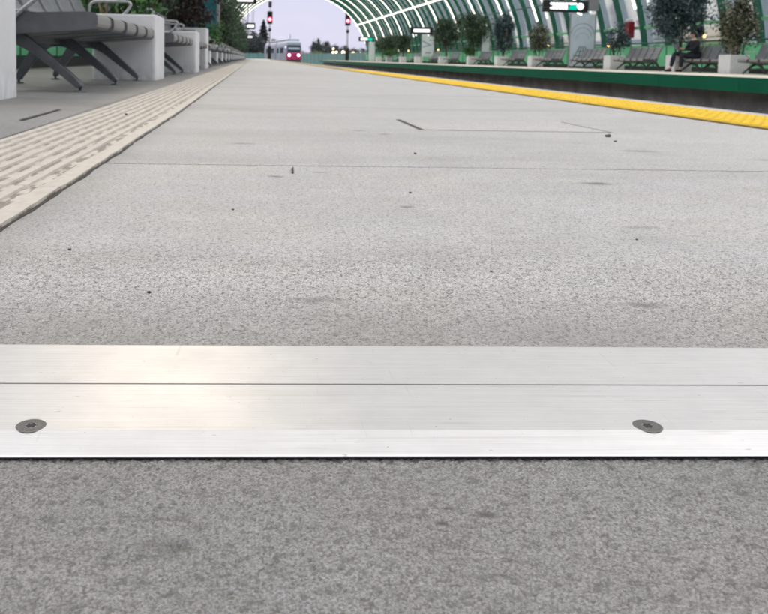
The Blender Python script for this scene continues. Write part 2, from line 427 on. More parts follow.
# overcast layer: lilac at the horizon, brighter overhead as cloud is
cl = ramp(nt, sx.outputs['Z'], [(0.0, (0.575, 0.61, 0.83)), (0.12, (0.615, 0.645, 0.85)), (0.5, (1.0, 0.965, 0.96))])
clm = nt.nodes.new('ShaderNodeMapRange'); clm.inputs[1].default_value = 0.08; clm.inputs[2].default_value = 0.75
clm.inputs[3].default_value = 8.8; clm.inputs[4].default_value = 30.0
nt.links.new(sx.outputs['Z'], clm.inputs[0])
vm = nt.nodes.new('ShaderNodeVectorMath'); vm.operation = 'SCALE'
nt.links.new(cl, vm.inputs[0]); nt.links.new(clm.outputs[0], vm.inputs['Scale'])
cn = noise(nt, coords(nt, (1, 1, 3.5), 'Generated'), 2.6, 5, 0.6)
cmul = ramp(nt, cn, [(0.3, (0.93, 0.94, 0.965)), (0.7, (1.05, 1.045, 1.03))])
cm = mixc(nt, 0.955, sky.outputs[0], vm.outputs[0])
cm = mixc(nt, 1.0, cm, cmul, 'MULTIPLY')
nt.links.new(cm, bg.inputs['Color']); bg.inputs['Strength'].default_value = 0.12
nt.links.new(bg.outputs[0], wo.inputs['Surface'])

sl = bpy.data.lights.new('sun', 'SUN'); sl.energy = 1.3; sl.angle = R(11); sl.color = (1.0, 0.83, 0.62)
so = bpy.data.objects.new('sun', sl); col.objects.link(so)
# rotation matches the sky: azimuth SUN_ROT clockwise from +Y
sd = Vector((math.sin(SUN_ROT) * math.cos(SUN_EL), math.cos(SUN_ROT) * math.cos(SUN_EL), math.sin(SUN_EL)))
so.rotation_euler = sd.to_track_quat('Z', 'Y').to_euler()

YAW, PITCH, ROLL, F, PPX, PPY, CH = .056, .083, .0195, 840.0, 299.38, 128.29, 0.2
f_ = Vector((math.sin(YAW) * math.cos(PITCH), math.cos(YAW) * math.cos(PITCH), -math.sin(PITCH)))
r_ = Vector((math.cos(YAW), -math.sin(YAW), 0)); u_ = r_.cross(f_)
r2 = r_ * math.cos(ROLL) + u_ * math.sin(ROLL); u2 = u_ * math.cos(ROLL) - r_ * math.sin(ROLL)
cd = bpy.data.cameras.new('camera'); cam = bpy.data.objects.new('camera', cd); col.objects.link(cam)
cam.matrix_world = Matrix(((r2.x, u2.x, -f_.x, 0), (r2.y, u2.y, -f_.y, 0), (r2.z, u2.z, -f_.z, CH), (0, 0, 0, 1)))
cd.sensor_width = 36; cd.lens = F / 768 * 36
cd.shift_x = (384 - PPX) / 768; cd.shift_y = -(307 - PPY) / 768
cd.clip_start = 0.02; cd.clip_end = 4000
cd.dof.use_dof = True; cd.dof.focus_distance = 0.52; cd.dof.aperture_fstop = 34
sc.camera = cam
sc.view_settings.view_transform = 'Standard'; sc.view_settings.look = 'None'
sc.view_settings.gamma = 1; sc.view_settings.exposure = 0.0; sc.view_settings.use_curve_mapping = False
sc.render.engine = 'CYCLES'
cy = sc.cycles
cy.max_bounces = 6; cy.diffuse_bounces = 3; cy.glossy_bounces = 3; cy.transparent_max_bounces = 24; cy.transmission_bounces = 4
cy.use_denoising = True; cy.sample_clamp_indirect = 8
try: cy.denoiser = 'OPENIMAGEDENOISE'
except Exception: pass

# ------------------------------------------------------------------ ground, tracks, platforms
struct(MB().sheet(-1500, 1500, -300, 2500, -1.25).build('ground', M['earth']))
END = 120.0
def bend(Y, base): return base - max(0.0, Y - 118) ** 2 / 744.0
def ribbon(mb, base, x0, x1, z, ys):
    vs = []; fs = []
    for Y in ys: vs += [(bend(Y, base) + x0, Y, z), (bend(Y, base) + x1, Y, z)]
    for i in range(len(ys) - 1): fs.append((2 * i, 2 * i + 1, 2 * i + 3, 2 * i + 2))
    mb.add(vs, fs); return mb
ys = [-25, 0, 60, 118] + list(range(124, 262, 6))
struct(ribbon(MB(), 5.75, -3.5, 3.8, -1.12, ys).build('track_bed', M['ballast']))
for base in (3.92, 7.55):
    mb = MB()
    for dx in (-0.72, 0.72):
        for (a, b, z0, z1) in ((-0.035, 0.035, -1.02, -0.99), (-0.012, 0.012, -1.09, -1.02), (-0.07, 0.07, -1.105, -1.09)):
            vs = []; fs = []
            for Y in ys:
                X = bend(Y, base) + dx
                vs += [(X + a, Y, z0), (X + b, Y, z0), (X + b, Y, z1), (X + a, Y, z1)]
            for i in range(len(ys) - 1):
                for k in range(4): fs.append((4 * i + k, 4 * i + (k + 1) % 4, 4 * i + 4 + (k + 1) % 4, 4 * i + 4 + k))
            mb.add(vs, fs)
    struct(mb.build('railway_track', M['steel']))

# our platform: slabs cast between narrow saw-cut joints
mb = MB(); g = 0.003
XL, XE = -3.4, 2.21
cuts = [1.557 + 1.93 * k for k in range(62) if 1.557 + 1.93 * k < END - 0.5]
edges = [0.549] + cuts + [END]
for i in range(len(edges) - 1):
    y0 = edges[i] + (g if i else 0); y1 = edges[i + 1] - (g if i < len(edges) - 2 else 0)
    if i: mb.sheet(XL, XE, y0, y1, 0)
    else:
        mb.add([(XL, y0 + .0435, 0), (-.42, y0 + .0063, 0), (-.42, .90, 0), (XL, .90, 0)], [(0, 1, 2, 3)])
        mb.add([(.58, y0 - .0063, 0), (XE, y0 - .0266, 0), (XE, .90, 0), (.58, .90, 0)], [(0, 1, 2, 3)])
        mb.sheet(XL, XE, .90, y1, 0)
    if i < len(edges) - 2:
        c = edges[i + 1]
        mb.add([(XL, c - g, 0), (XE, c - g, 0), (XE, c - g, -.006), (XL, c - g, -.006), (XL, c + g, 0), (XE, c + g, 0), (XE, c + g, -.006), (XL, c + g, -.006)],
               [(0, 1, 2, 3), (4, 5, 6, 7), (3, 2, 6, 7)])
mb.add([(XL, .5925, 0), (XE, .5224, 0), (XE, .5224, -.03), (XL, .5925, -.03)], [(0, 1, 2, 3)])
mb.add([(XE, .5224, 0), (XE, END, 0), (XE, END, -.3), (XE, .5224, -.3)], [(0, 1, 2, 3)])
mb.add([(XE, -6, -.3), (XE, END, -.3), (XE - .35, END, -.3), (XE - .35, -6, -.3)], [(0, 1, 2, 3)])
mb.add([(XE - .35, -6, -.3), (XE - .35, END, -.3), (XE - .35, END, -1.25), (XE - .35, -6, -1.25)], [(0, 1, 2, 3)])
mb.add([(XL, END, 0), (XE, END, 0), (XE, END, -1.25), (XL, END, -1.25)], [(0, 1, 2, 3)])
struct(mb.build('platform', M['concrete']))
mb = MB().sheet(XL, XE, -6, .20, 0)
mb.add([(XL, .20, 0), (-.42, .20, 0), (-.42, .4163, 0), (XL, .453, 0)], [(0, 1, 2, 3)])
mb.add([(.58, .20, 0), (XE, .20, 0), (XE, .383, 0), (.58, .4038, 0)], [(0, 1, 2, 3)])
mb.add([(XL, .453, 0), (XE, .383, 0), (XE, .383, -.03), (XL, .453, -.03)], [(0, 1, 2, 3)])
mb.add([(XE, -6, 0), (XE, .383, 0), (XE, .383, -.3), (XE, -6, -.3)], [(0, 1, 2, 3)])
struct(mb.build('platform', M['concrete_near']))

struct(MB().sheet(XL, -.582, .64, END - .5, .0015).build('side_floor', M['concrete_side']))
def rough_patch(x0, x1, fy0, fy1, step, amp, seed, mat, fade_far):
    # real millimetre relief of the sand-blasted finish; fy0 / fy1 give the edge as a function of x
    nx = int((x1 - x0) / step) + 1; ny = int((fy1(0.0) - fy0(0.0)) / step) + 1
    rg = np.random.default_rng(seed)
    P2 = lambda n: 1 << (n - 1).bit_length()
    Wn, Hn = P2(nx), P2(ny)
    kx = np.fft.fftfreq(Wn, step)[None, :]; ky = np.fft.fftfreq(Hn, step)[:, None]; k2 = kx ** 2 + ky ** 2
    h = np.zeros((Hn, Wn))
    for wl, a in ((.0009, .75), (.0018, 1.0), (.0040, .40)):
        f = np.fft.ifft2(np.fft.fft2(rg.normal(size=(Hn, Wn))) * np.exp(-k2 * (wl * .9) ** 2 * 2)).real
        h += a * f / f.std()
    h = h[:ny, :nx]; h = h / h.std()
    h = np.where(h < 0, h * 1.15, h * .8)                    # pits go deeper than the worn tops stand up
    X = np.linspace(x0, x1, nx)[None, :].repeat(ny, 0)
    t = np.linspace(0, 1, ny)[:, None]
    ya = np.array([fy0(x) for x in X[0]])[None, :]; yb = np.array([fy1(x) for x in X[0]])[None, :]
    Yg = ya + (yb - ya) * t
    w = np.clip((1 - t) / .3, 0, 1) if fade_far else np.ones_like(t)
    Zg = h * amp * w - amp * .2 * w
    V = np.stack([X, Yg, Zg], -1).reshape(-1, 3)
    i = np.arange(ny - 1)[:, None] * nx + np.arange(nx - 1)[None, :]
    Fq = np.stack([i, i + 1, i + nx + 1, i + nx], -1).reshape(-1)
    nf = (nx - 1) * (ny - 1)
    me = bpy.data.meshes.new('platform'); me.vertices.add(len(V)); me.vertices.foreach_set('co', V.astype(np.float32).ravel())
    me.loops.add(4 * nf); me.loops.foreach_set('vertex_index', Fq.astype(np.int32))
    me.polygons.add(nf); me.polygons.foreach_set('loop_start', np.arange(0, 4 * nf, 4, dtype=np.int32)); me.polygons.foreach_set('loop_total', np.full(nf, 4, dtype=np.int32))
    me.polygons.foreach_set('use_smooth', np.ones(nf, dtype=bool))
    me.update(calc_edges=True); me.materials.append(mat)
    o = bpy.data.objects.new('platform', me); col.objects.link(o); return struct(o)
NX0, NX1, NY0 = -.42, .58, .20
fe = lambda x: .418 - .0125 * (x - .08)
fb = lambda x: .548 - .0125 * (x - .08)
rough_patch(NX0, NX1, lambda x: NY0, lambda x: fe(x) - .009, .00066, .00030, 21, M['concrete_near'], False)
rough_patch(NX0, NX1, fb, lambda x: .90, .00085, .00036, 22, M['concrete'], True)
# expansion joint cover
jc = empty('joint_cover', (0, .485, 0))
tag(jc, 'brushed aluminium expansion joint cover laid across the concrete platform', 'joint cover')
X0, X1 = -2.6, 2.2
def yp(p): return [(y - .485, z) for y, z in p]
G0 = 0.0019
MB().prism(yp([(.402, G0), (.402, G0 + .0006), (.4026, G0 + .0010), (.4210, .0068), (.4220, .0070), (.4828, .0070), (.4828, G0)]), 'x', X0, X1).build('front_plate', M['alu'], jc)
MB().prism(yp([(.4846, G0), (.4846, .0070), (.5495, .0070), (.5520, .0065), (.5545, .0048), (.5547, G0)]), 'x', X0, X1).build('rear_plate', M['alu'], jc)
MB().box(X0, X1, .4040 - .485, .5530 - .485, -.025, G0).build('rubber_gasket', M['rubber'], jc)
MB().box(X0, X1, .4829 - .485, .4845 - .485, G0, .0061).build('groove_fill', M['sealant'], jc)  # dark strip filling the groove between the two plates
jc.rotation_euler = (0, 0, -.0125); jc.location.x = .08
def screw_mesh():
    mb = MB(); n = 32; R1 = .0079
    prof = [(R1, 0.0), (R1 - .0005, .00035), (R1 * .80, .00030), (R1 * .74, .00010), (R1 * .68, .00030), (.0030, .00022)]
    vs = []; fs = []
    for r, z in prof:
        for k in range(n): vs.append((r * math.cos(2 * math.pi * k / n), r * math.sin(2 * math.pi * k / n), z))
    for j in range(len(prof) - 1):
        for k in range(n): fs.append((j * n + k, j * n + (k + 1) % n, (j + 1) * n + (k + 1) % n, (j + 1) * n + k))
    mb.add(vs, fs, True)
    return mb
for X, Y, a in ((-.519, .427, .3), (-.192, .427, .2), (.135, .427, .9), (.462, .427, .5), (.789, .427, 1.3)):
    s = screw_mesh().build('screw', M['screw'], jc, loc=(X, Y - .485, .0069)); s.rotation_euler = (0, 0, a)
    mb = MB(); n = 12
    vs = []
    for k in range(n):
        r = .0031 if k % 2 == 0 else .0023
        vs.append((r * math.cos(2 * math.pi * k / n), r * math.sin(2 * math.pi * k / n), .00026))
    mb.add(vs, [tuple(range(n))]); mb.build('socket', M['socket'], s)

# access cover let into the slab
ac = empty('access_cover', (.775, 2.61, 0))
tag(ac, 'rectangular concrete access cover with dark frame line set into the platform', 'access cover')
MB().box(-.292, .282, -.203, .205, -.01, .0006).build('frame', M['sealant'], ac)
MB().box(-.276, .272, -.201, .2015, -.01, .0010).build('cover_slab', M['cover'], ac)

# cream tactile guide strip (first 24 m with moulded bars)
def tac_x(Y): return -.284 + .024 * min(1, max(0, (Y - .8) / 2.2)) - 0.0
rnd = random.Random(3)
base = MB(); bars = MB(); under = MB()
Y = .64
TW, TL = .292, .60
while Y < 30:
    j = rnd.uniform(-.002, .002); y0, y1 = Y + .0008, Y + TL - .0008
    nE = 14
    ysl = [y0 + (y1 - y0) * k / nE for k in range(nE + 1)]
    right = [(tac_x(y) + j + rnd.uniform(-.0016, .0012), y) for y in ysl]
    left = [(tac_x(y) - TW + j, y) for y in ysl][::-1]
    base.prism(right + left, 'z', 0.0005, .0036)
    under.prism([(x + .0035 + rnd.uniform(-.0015, .0035), y) for x, y in right] + left, 'z', -.001, .0011)
    if Y < 24:
        def bar(x0, x1, ya, yb, h, ch):
            ee = rnd.uniform(.004, .010)
            def ring(ins, z):
                lo = [(tac_x(ya) + j + x0 + ins + .003, ya + ins), (tac_x(ya) + j + x1 - ins - .003, ya + ins)]
                return [(x, y, z) for x, y in lo + [(tac_x(ya + ee) + j + x1 - ins, ya + ee), (tac_x(yb - ee) + j + x1 - ins, yb - ee), (tac_x(yb) + j + x1 - ins - .003, yb - ins), (tac_x(yb) + j + x0 + ins + .003, yb - ins), (tac_x(yb - ee) + j + x0 + ins, yb - ee), (tac_x(ya + ee) + j + x0 + ins, ya + ee)]]
            vs = ring(0, .0035) + ring(ch, h); fs = [tuple(range(8, 16))] + [(i, (i + 1) % 8, (i + 1) % 8 + 8, i + 8) for i in range(8)]
            bars.add(vs, fs)
        for k in range(8):
            c0 = -TW + .006 + k * .0312
            bar(c0, c0 + .0180, y0 + .0006, y1 - .0006, .0072, .0016)
        bars.prism([(x - .0006, y) for x, y in right] + [(x - .030 + rnd.uniform(-.0006, .0006), y) for x, y in right][::-1], 'z', .0036, .0058)
    Y += TL
base.box(tac_x(30) - TW, tac_x(30), Y, END - 1, .0005, .0045)
tp = empty('tactile_paving', (0, 0, 0)); tp['kind'] = 'structure'
base.build('base_sheet', M['cream_base'], tp); bars.build('bars', M['cream'], tp); under.build('sealant', M['sealant'], tp)

# yellow warning strip with blister domes
yb = MB(); yd = MB(); ydk = MB()
y = -1.0
while y < END - 1:
    L = .4 if y < 20 else 6.0
    yb.box(1.655, 2.005, y + .001, y + L - .001, .0005, .005); y += L
ydk.box(1.648, 2.011, -1.0, END - 1, -.001, .0012)
def dome(mb, x, y, z, r, h):
    n = 8; vs = []; fs = []
    for rr, zz in ((r, 0), (r * .82, h * .8), (r * .55, h)):
        for k in range(n): vs.append((x + rr * math.cos(2 * math.pi * k / n), y + rr * math.sin(2 * math.pi * k / n), z + zz))
    for j in range(2):
        for k in range(n): fs.append((j * n + k, j * n + (k + 1) % n, (j + 1) * n + (k + 1) % n, (j + 1) * n + k))
    fs.append(tuple(range(2 * n, 3 * n))); mb.add(vs, fs, False)
for i in range(250):
    for k in range(6):
        dome(yd, 1.655 + .35 * (k + .5) / 6, 1.2 + i * .0585 + (.029 if k % 2 else 0), .0048, .0185, .0085)
tp2 = empty('tactile_paving', (0, 0, 0)); tp2['kind'] = 'structure'
yb.build('base_tiles', M['yellow_base'], tp2); yd.build('domes', M['yellow'], tp2); ydk.build('sealant', M['sealant'], tp2)

# opposite platform
op = empty('opposite_platform', (9.3, 0, 0)); op['kind'] = 'structure'
XR0, XR1 = 9.3, 16.4
P = lambda mb, n, m: mb.build(n, m, op, loc=(-9.3, 0, 0))
P(MB().box(XR0 + .02, XR1, -10, 118.5, -.26, 0), 'floor', M['floor2'])
mb = MB(); yq = -10.0
while yq < 118:
    mb.box(XR0 - .03, XR0 + .018, yq + .006, min(118.5, yq + 3.2) - .006, -.275, .004); yq += 3.2
P(mb, 'fascia', M['fascia'])
mb = MB()
for k in range(52):
    y0 = -10 + 2.5 * k
    mb.box(XR0 + .55, XR0 + .7, y0 + .006, min(118.5, y0 + 2.494), -1.25, -.262)
P(mb, 'wall_panels', M['wallgrey'])
P(MB().box(XR0 + .71, XR0 + .9, -10, 118.5, -1.25, -.262), 'wall_core', M['kerb'])
P(MB().box(9.55, 9.9, -10, 118, .001, .006), 'warning_strip', M['cream'])

# grit and dry leaf fragments lying on the concrete
def unp(x, y):
    d = f_ + r2 * (x - PPX) / F - u2 * (y - PPY) / F
    return Vector((0, 0, CH)) - d * (CH / d.z)
GRIT = [((.982, 2.263), .013, 'dark grit crumb in front of the right corner of the access cover'),
        ((.939, 2.119), .007, 'smaller dark crumb just in front of the larger one by the access cover'),
        ((-.409, 2.74), .008, 'black pebble lying on the cream tactile strip'),
        ((.24, 1.249), .0035, 'tiny dark chip on bare concrete in front of the first joint'),
        ((.442, .927), .0026, 'small black crumb alone on the right half of the bare concrete'),
        ((-.085, .702), .0030, 'dark speck on concrete just right of the cream strip'),
        ((.23, .778), .0024, 'dark fleck on open concrete behind the middle of the aluminium cover'),
        ((.35, 1.779), .0055, 'flat brown fleck beyond the first joint on the open concrete'),
        ((-.185, .858), .0030, 'dark fleck on the concrete beside the edge of the cream strip'),
        ((-.024, 1.093), .0028, 'tiny dark fleck on concrete left of the twig')]
for (x, y), r, lab in GRIT:
    bm = bmesh.new(); r *= .62; bmesh.ops.create_icosphere(bm, subdivisions=2, radius=r)
    for v in bm.verts: v.co *= rnd.uniform(.7, 1.25); v.co.z *= .55
    me = bpy.data.meshes.new('pebble'); bm.to_mesh(me); bm.free(); me.materials.append(M['debris'])
    o = bpy.data.objects.new('pebble', me); col.objects.link(o); o.location = (x, y, r * .4 + (.0075 if x < -.3 else 0))
    tag(o, lab, 'pebble', 'grit on the platform')
tw = MB().tube([(.071, 1.444, .002), (.072, 1.48, .004), (.075, 1.523, .002)], [.0016, .0022, .001], 6).build('twig', M['bark'])
tag(tw, 'short brown twig lying across the first concrete joint', 'twig')
# saw-cut slot in the floor left of the cream strip
sl_ = MB().add([(-.688, 2.50, .0045), (-.672, 2.50, .0045), (-.676, 3.02, .0045), (-.688, 3.02, .0045)], [(0, 1, 2, 3)]).build('floor_slot', M['sealant'])
sl_['kind'] = 'structure'

# ------------------------------------------------------------------ canopy
CX, CA, CB = 6.2, 9.85, 9.25
def arc(t, off=0.0):
    # offset along the ellipse normal
    x, z = CA * math.cos(t), CB * math.sin(t)
    nx, nz = math.cos(t) / CA, math.sin(t) / CB; l = math.hypot(nx, nz)
    return CX + x + off * nx / l, z + off * nz / l
T0, T1 = -0.02, math.pi + 0.02
canopy = empty('station_canopy', (CX, 0, 0))
tag(canopy, 'vaulted dark green steel and glass station canopy arching over the tracks', 'canopy')
def sweep(ts, o0, o1, y0, y1):
    mb = MB(); vs = []; fs = []
    for t in ts:
        a = arc(t, o0); b = arc(t, o1)
        vs += [(a[0] - CX, y0, a[1]), (a[0] - CX, y1, a[1]), (b[0] - CX, y1, b[1]), (b[0] - CX, y0, b[1])]
    n = len(ts)
    for i in range(n - 1):
        for k in range(4): fs.append((4 * i + k, 4 * i + (k + 1) % 4, 4 * i + 4 + (k + 1) % 4, 4 * i + 4 + k))
    fs += [(0, 1, 2, 3), (4 * n - 4, 4 * n - 3, 4 * n - 2, 4 * n - 1)]
    return mb.add(vs, fs)
TS = [T0 + (T1 - T0) * i / 56 for i in range(57)]
rib0 = sweep(TS, 0, .22, -.055, .055).build('rib', M['dgreen'], canopy)
mbp = MB(); vs = []; fs = []
for t in TS:
    a = arc(t, .235); vs += [(a[0] - CX, .0, a[1]), (a[0] - CX, 2.0, a[1])]
for i in range(56): fs.append((2 * i, 2 * i + 1, 2 * i + 3, 2 * i + 2))
mbp.add(vs, fs, True)
pane0 = mbp.build('glass_panel', M['pane'], canopy)
tr0 = MB().box(15.98 - CX, 16.06 - CX, .10, 1.9, 1.68, 1.80).build('transom', M['pgreen'], canopy)
first = True
YR = list(range(-10, 119, 2))
for Yr in YR:
    if first: rib0.location.y = Yr
    else:
        c = rib0.copy(); col.objects.link(c); c.location.y = Yr
    if Yr < 118:
        if first: pane0.location.y = Yr
        else:
            c = pane0.copy(); col.objects.link(c); c.location.y = Yr
        if Yr >= 16:
            if Yr == 16: tr0.location.y = Yr
            else:
                c = tr0.copy(); col.objects.link(c); c.location.y = Yr
    first = False
for t, rr in ((math.asin(3.3 / CB), .035), (math.pi - math.asin(3.3 / CB), .035), (math.asin(5.2 / CB), .05), (math.pi - math.asin(5.2 / CB), .05), (math.pi / 2, .06), (1.15, .05), (math.pi - 1.15, .05)):
    a = arc(t, -.02)
    MB().tube([(a[0] - CX, -10, a[1]), (a[0] - CX, 118, a[1])], rr, 6).build('purlin', M['dgreen'], canopy)

# strip lights on every third rib, both flanks
tl0 = math.asin(2.5 / CB)
def strip(right):
    ts = [tl0 + (math.pi / 2 - .03 - tl0) * i / 28 for i in range(29)]
    if not right: ts = [math.pi - t for t in ts]
    return sweep(ts, -.095, -.012, -.03, .03)
sR = strip(True).build('strip_light', M['striplight']); sL = strip(False).build('strip_light', M['striplight'])
LR = [34, 40, 46, 52, 58, 64, 70, 76, 82, 88, 94, 100, 106, 112, 118]
rl = {34: 'short lower end of a white strip light above the red cabinet', 40: 'white strip light on the rib behind the large lit display',
      46: 'white strip light on the rib just left of the large lit display', 52: 'white strip light on the rib above the slim blue tree',
      58: 'white strip light on the rib right of the broad dark round tree', 64: 'white strip light running down into the broad dark round tree',
      118: 'curved white strip light on the very last right-hand rib, against the sky'}
for i, Yl in enumerate(LR):
    o = sR if i == 0 else sR.copy()
    if i: col.objects.link(o)
    o.location = (CX, Yl, 0)
    tag(o, rl.get(Yl, 'curved white strip light on a far green rib in the right half of the vault'), 'strip light', 'strip lights on the right of the vault')
for i, Yl in enumerate([46, 52, 58, 64, 70, 76, 82, 88, 94, 100, 106, 112, 118]):
    o = sL if i == 0 else sL.copy()
    if i: col.objects.link(o)
    o.location = (CX, Yl, 0)
    tag(o, 'curved white strip light on the last left-hand rib, edging the sky' if Yl == 118 else 'curved white strip light on a far green rib in the left half of the vault', 'strip light', 'strip lights on the left of the vault')
a = arc(math.asin(5.05 / CB), -.14)
lt = MB().box(a[0] - .05, a[0] + .05, 20, 118.3, a[1] - .05, a[1] + .05).build('strip_light', M['striplight'])
tag(lt, 'long straight white strip light running lengthways across the right-hand ribs', 'strip light')

# parapets with green glass panels
def parapet(x, y0, y1, label, flip):
    root = empty('parapet', (x, y0, 0)); tag(root, label, 'parapet')
    MB().box(-.06, .06, 0, y1 - y0, .0, .15).build('kerb', M['kerb'], root)
    n = int((y1 - y0) / 2); proto = None
    for k in range(n):
        if proto is None: proto = MB().box(-.015, .015, .05, 1.95, .17, .90).build('panel', M['panel'], root)
        else:
            c = proto.copy(); col.objects.link(c); c.location = (0, 2.0 * k, 0)
    p0 = MB().box(-.03, .03, -.03, .03, .15, .97).build('post', M['dgreen'], root)
    m0 = MB().box(-.02, .02, .97, 1.03, .17, .91).build('mullion', M['dgreen'], root)
    for k in range(1, n + 1):
        c = p0.copy(); col.objects.link(c); c.location = (0, 2.0 * k, 0)
        if k < n: c = m0.copy(); col.objects.link(c); c.location = (0, 2.0 * k, 0)
    MB().box(-.035, .035, 0, y1 - y0, .905, .945).build('top_rail', M['pgreen'], root)
    return root
parapet(15.55, 16, 116, 'low parapet of pale green glass panels behind the right-hand benches', 1)
parapet(-3.0, 4, 116, 'low parapet of bright green panels seen beneath the left-hand benches', -1)
def handrail(x, y0, y1, label):
    root = empty('handrail', (x, y0, 0)); tag(root, label, 'handrail')
    MB().tube([(0, 0, 1.05), (0, y1 - y0, 1.05)], .028, 8).build('rail', M['dgreen'], root)
    p0 = MB().tube([(0, 0, 1.05), (0, 0, .0)], .018, 6).build('post', M['dgreen'], root)
    for k in range(1, int((y1 - y0) / 4) + 1):
        c = p0.copy(); col.objects.link(c); c.location = (0, 4.0 * k, 0)
handrail(15.30, 16, 116, 'thin dark green handrail running behind the right-hand benches')

# ------------------------------------------------------------------ benches
BL = 2.48
def rounded(pts, rads, n=4):
    """round selected corners of a 2-D outline"""
    out = []
    m = len(pts)
    for i, p in enumerate(pts):
        r = rads[i]
        if not r: out.append(p); continue
        p = Vector(p); a = (Vector(pts[i - 1]) - p); b = (Vector(pts[(i + 1) % m]) - p)
        da = min(r, a.length * .45); db = min(r, b.length * .45)
        pa = p + a.normalized() * da; pb = p + b.normalized() * db
        for k in range(n + 1):
            t = k / n; q = pa * (1 - t) ** 2 + p * 2 * t * (1 - t) + pb * t * t; out.append((q.x, q.y))
    return out
def make_bench(simple=False):
    root = empty('bench')
    seats = []
    seatpoly = rounded([(-.012, .338), (0, .352), (-.002, .402), (-.030, .414), (-.30, .404), (-.47, .408), (-.665, .83), (-.69, .835), (-.70, .815), (-.535, .40), (-.50, .315), (-.44, .300)],
                       [.01, .01, .03, .03, 0, .12, .02, .01, .02, 0, .08, .03])
    edgepoly = rounded([(-.006, .352), (.004, .355), (.003, .400), (-.030, .4165), (-.075, .4155), (-.075, .4120), (-.03, .412), (-.004, .398)], [0, .008, .02, .02, 0, 0, 0, 0])
    legpoly = rounded([(-.40, .305), (-.355, .278), (-.116, .070), (-.086, .030), (-.118, .022), (-.148, .046), (-.395, .236), (-.485, .252), (-.565, .230), (-.706, .045), (-.718, .022), (-.748, .030), (-.738, .075), (-.628, .270), (-.60, .305)],
                      [0, .06, .05, .01, .01, .03, .12, .05, .10, .03, .01, .01, .05, .06, 0], 5)
    sidepoly = rounded([(-.010, .330), (.006, .350), (.005, .404), (-.030, .418), (-.30, .409), (-.49, .425), (-.545, .40), (-.505, .315), (-.44, .294)], [.01, .02, .03, .03, 0, .03, .05, .06, .03])
    mbs = MB(); mbe = MB(); mbl = MB(); mbf = MB()
    for k in range(5):
        y0 = k * .505 + .012; y1 = y0 + .410
        m1 = mbs if simple else MB(); m1.prism(seatpoly, 'y', y0, y1)
        m2 = mbe if simple else MB(); m2.prism(edgepoly, 'y', y0 + .004, y1 - .004)
        # pressed ribs on the backrest
        if not simple:
            s = m1.build('seat', M['bench'], root, bevel=.006)
            e = m2.build('front_edge', M['bench_edge'], s, bevel=.002)
            for yy in (y0 - .005, y1 + .001):
                MB().prism(sidepoly, 'y', yy, yy + .004).build('side_panel', M['bench_side'], s)
            MB().prism([(-.012, .3365), (-.44, .2985), (-.44, .2945), (-.012, .3325)], 'y', y0 - .004, y1 + .004).build('under_tray', M['bench_side'], s)
    for y in (.12, 1.25, 2.27):
        m1 = mbl if simple else MB(); m1.prism(legpoly, 'y', y - .028, y + .028)
        m2 = mbf; feet = []
        for x in (-.105, -.733):
            if not simple: m2 = MB(); feet.append(m2)
            m2.tube([(x, y, .03), (x, y, .010), (x, y, .010), (x, y, 0)], [.010, .010, .030, .034], 12)
        if not simple:
            l = m1.build('leg_frame', M['bench_leg'], root, bevel=.012, seg=3)
            for q in feet: q.build('foot', M['bench_leg'], l)
    bm_ = mbl if simple else MB(); bm_.box(-.53, -.45, .02, BL - .02, .262, .318)
    if not simple: bm_.build('beam', M['bench_leg'], root, bevel=.008)
    mba = MB()
    for y in (-.012, BL + .012):
        pts2 = rounded([(-.515, .40), (-.512, .625), (-.170, .625), (-.215, .545), (-.36, .425), (-.44, .35)], [0, .07, .08, .05, 0, 0], 6)
        m1 = mba if simple else MB(); m1.tube([(x, y, z) for x, z in pts2], .0125, 8)
        if not simple: m1.build('armrest', M['tube'], root)
    if simple:
        mbs.build('seat', M['bench'], root); mbl.build('leg_frame', M['bench_leg'], root); mba.build('armrest', M['tube'], root); mbe.build('front_edge', M['bench_edge'], root)
    return root
bench0 = make_bench(); bench_far = make_bench(True)
used = {'n': False, 'f': False}
def place_bench(x, y, rz, label, group, far=False):
    src = bench_far if far else bench0; k = 'f' if far else 'n'
    o = src if not used[k] else copy_tree(src); used[k] = True
    o.location = (x, y, 0); o.rotation_euler = (0, 0, rz); tag(o, label, 'bench', group); return o
LB = 'grey benches along the left of the platform'
lx = {0: -.80, 1: -.745, 2: -.76}
ln = {0: 'nearest grey metal bench, its leg frames standing beside the white planter at the left edge',
      1: 'second grey metal bench along the left, between the first two whole white planters',
      2: 'third grey bench along the left, its seats crossing in front of the tallest white planter'}
for k in range(25):
    y = 4.35 + 3.55 * k
    place_bench(lx.get(k, -.77), y, 0, ln.get(k, (ORD[k] + ' grey bench along the left platform row, counted from the camera') if k < 6 else 'small distant grey bench far along the left row'), LB, far=k > 7)
RB = 'grey benches on the opposite platform'
rb = [(23.0, 'grey bench cut off by the right edge of the picture'), (26.45, 'grey bench on which the person in dark clothes sits'),
      (31.25, 'grey bench below the red cabinet on the opposite platform'), (35.8, 'grey bench in front of the pale poster of a vaulted tunnel'),
      (40.35, 'grey bench just left of the tunnel poster, under the lit display'), (45.8, 'grey bench beside the slim blue-green tree'),
      (52.2, 'grey bench right of the broad dark round tree'), (60.0, 'grey bench below the broad dark round tree, to its left'),
      (66.3, 'grey bench in front of the white poster with a grey arrowhead'), (74, 'grey bench left of the white arrowhead poster'),
      (81.5, 'second grey bench left of the white arrowhead poster'), (89, 'farthest grey bench on the opposite platform')]
for i, (y, lab) in enumerate(rb): place_bench(13.6, y, math.pi, lab, RB, far=i > 5)

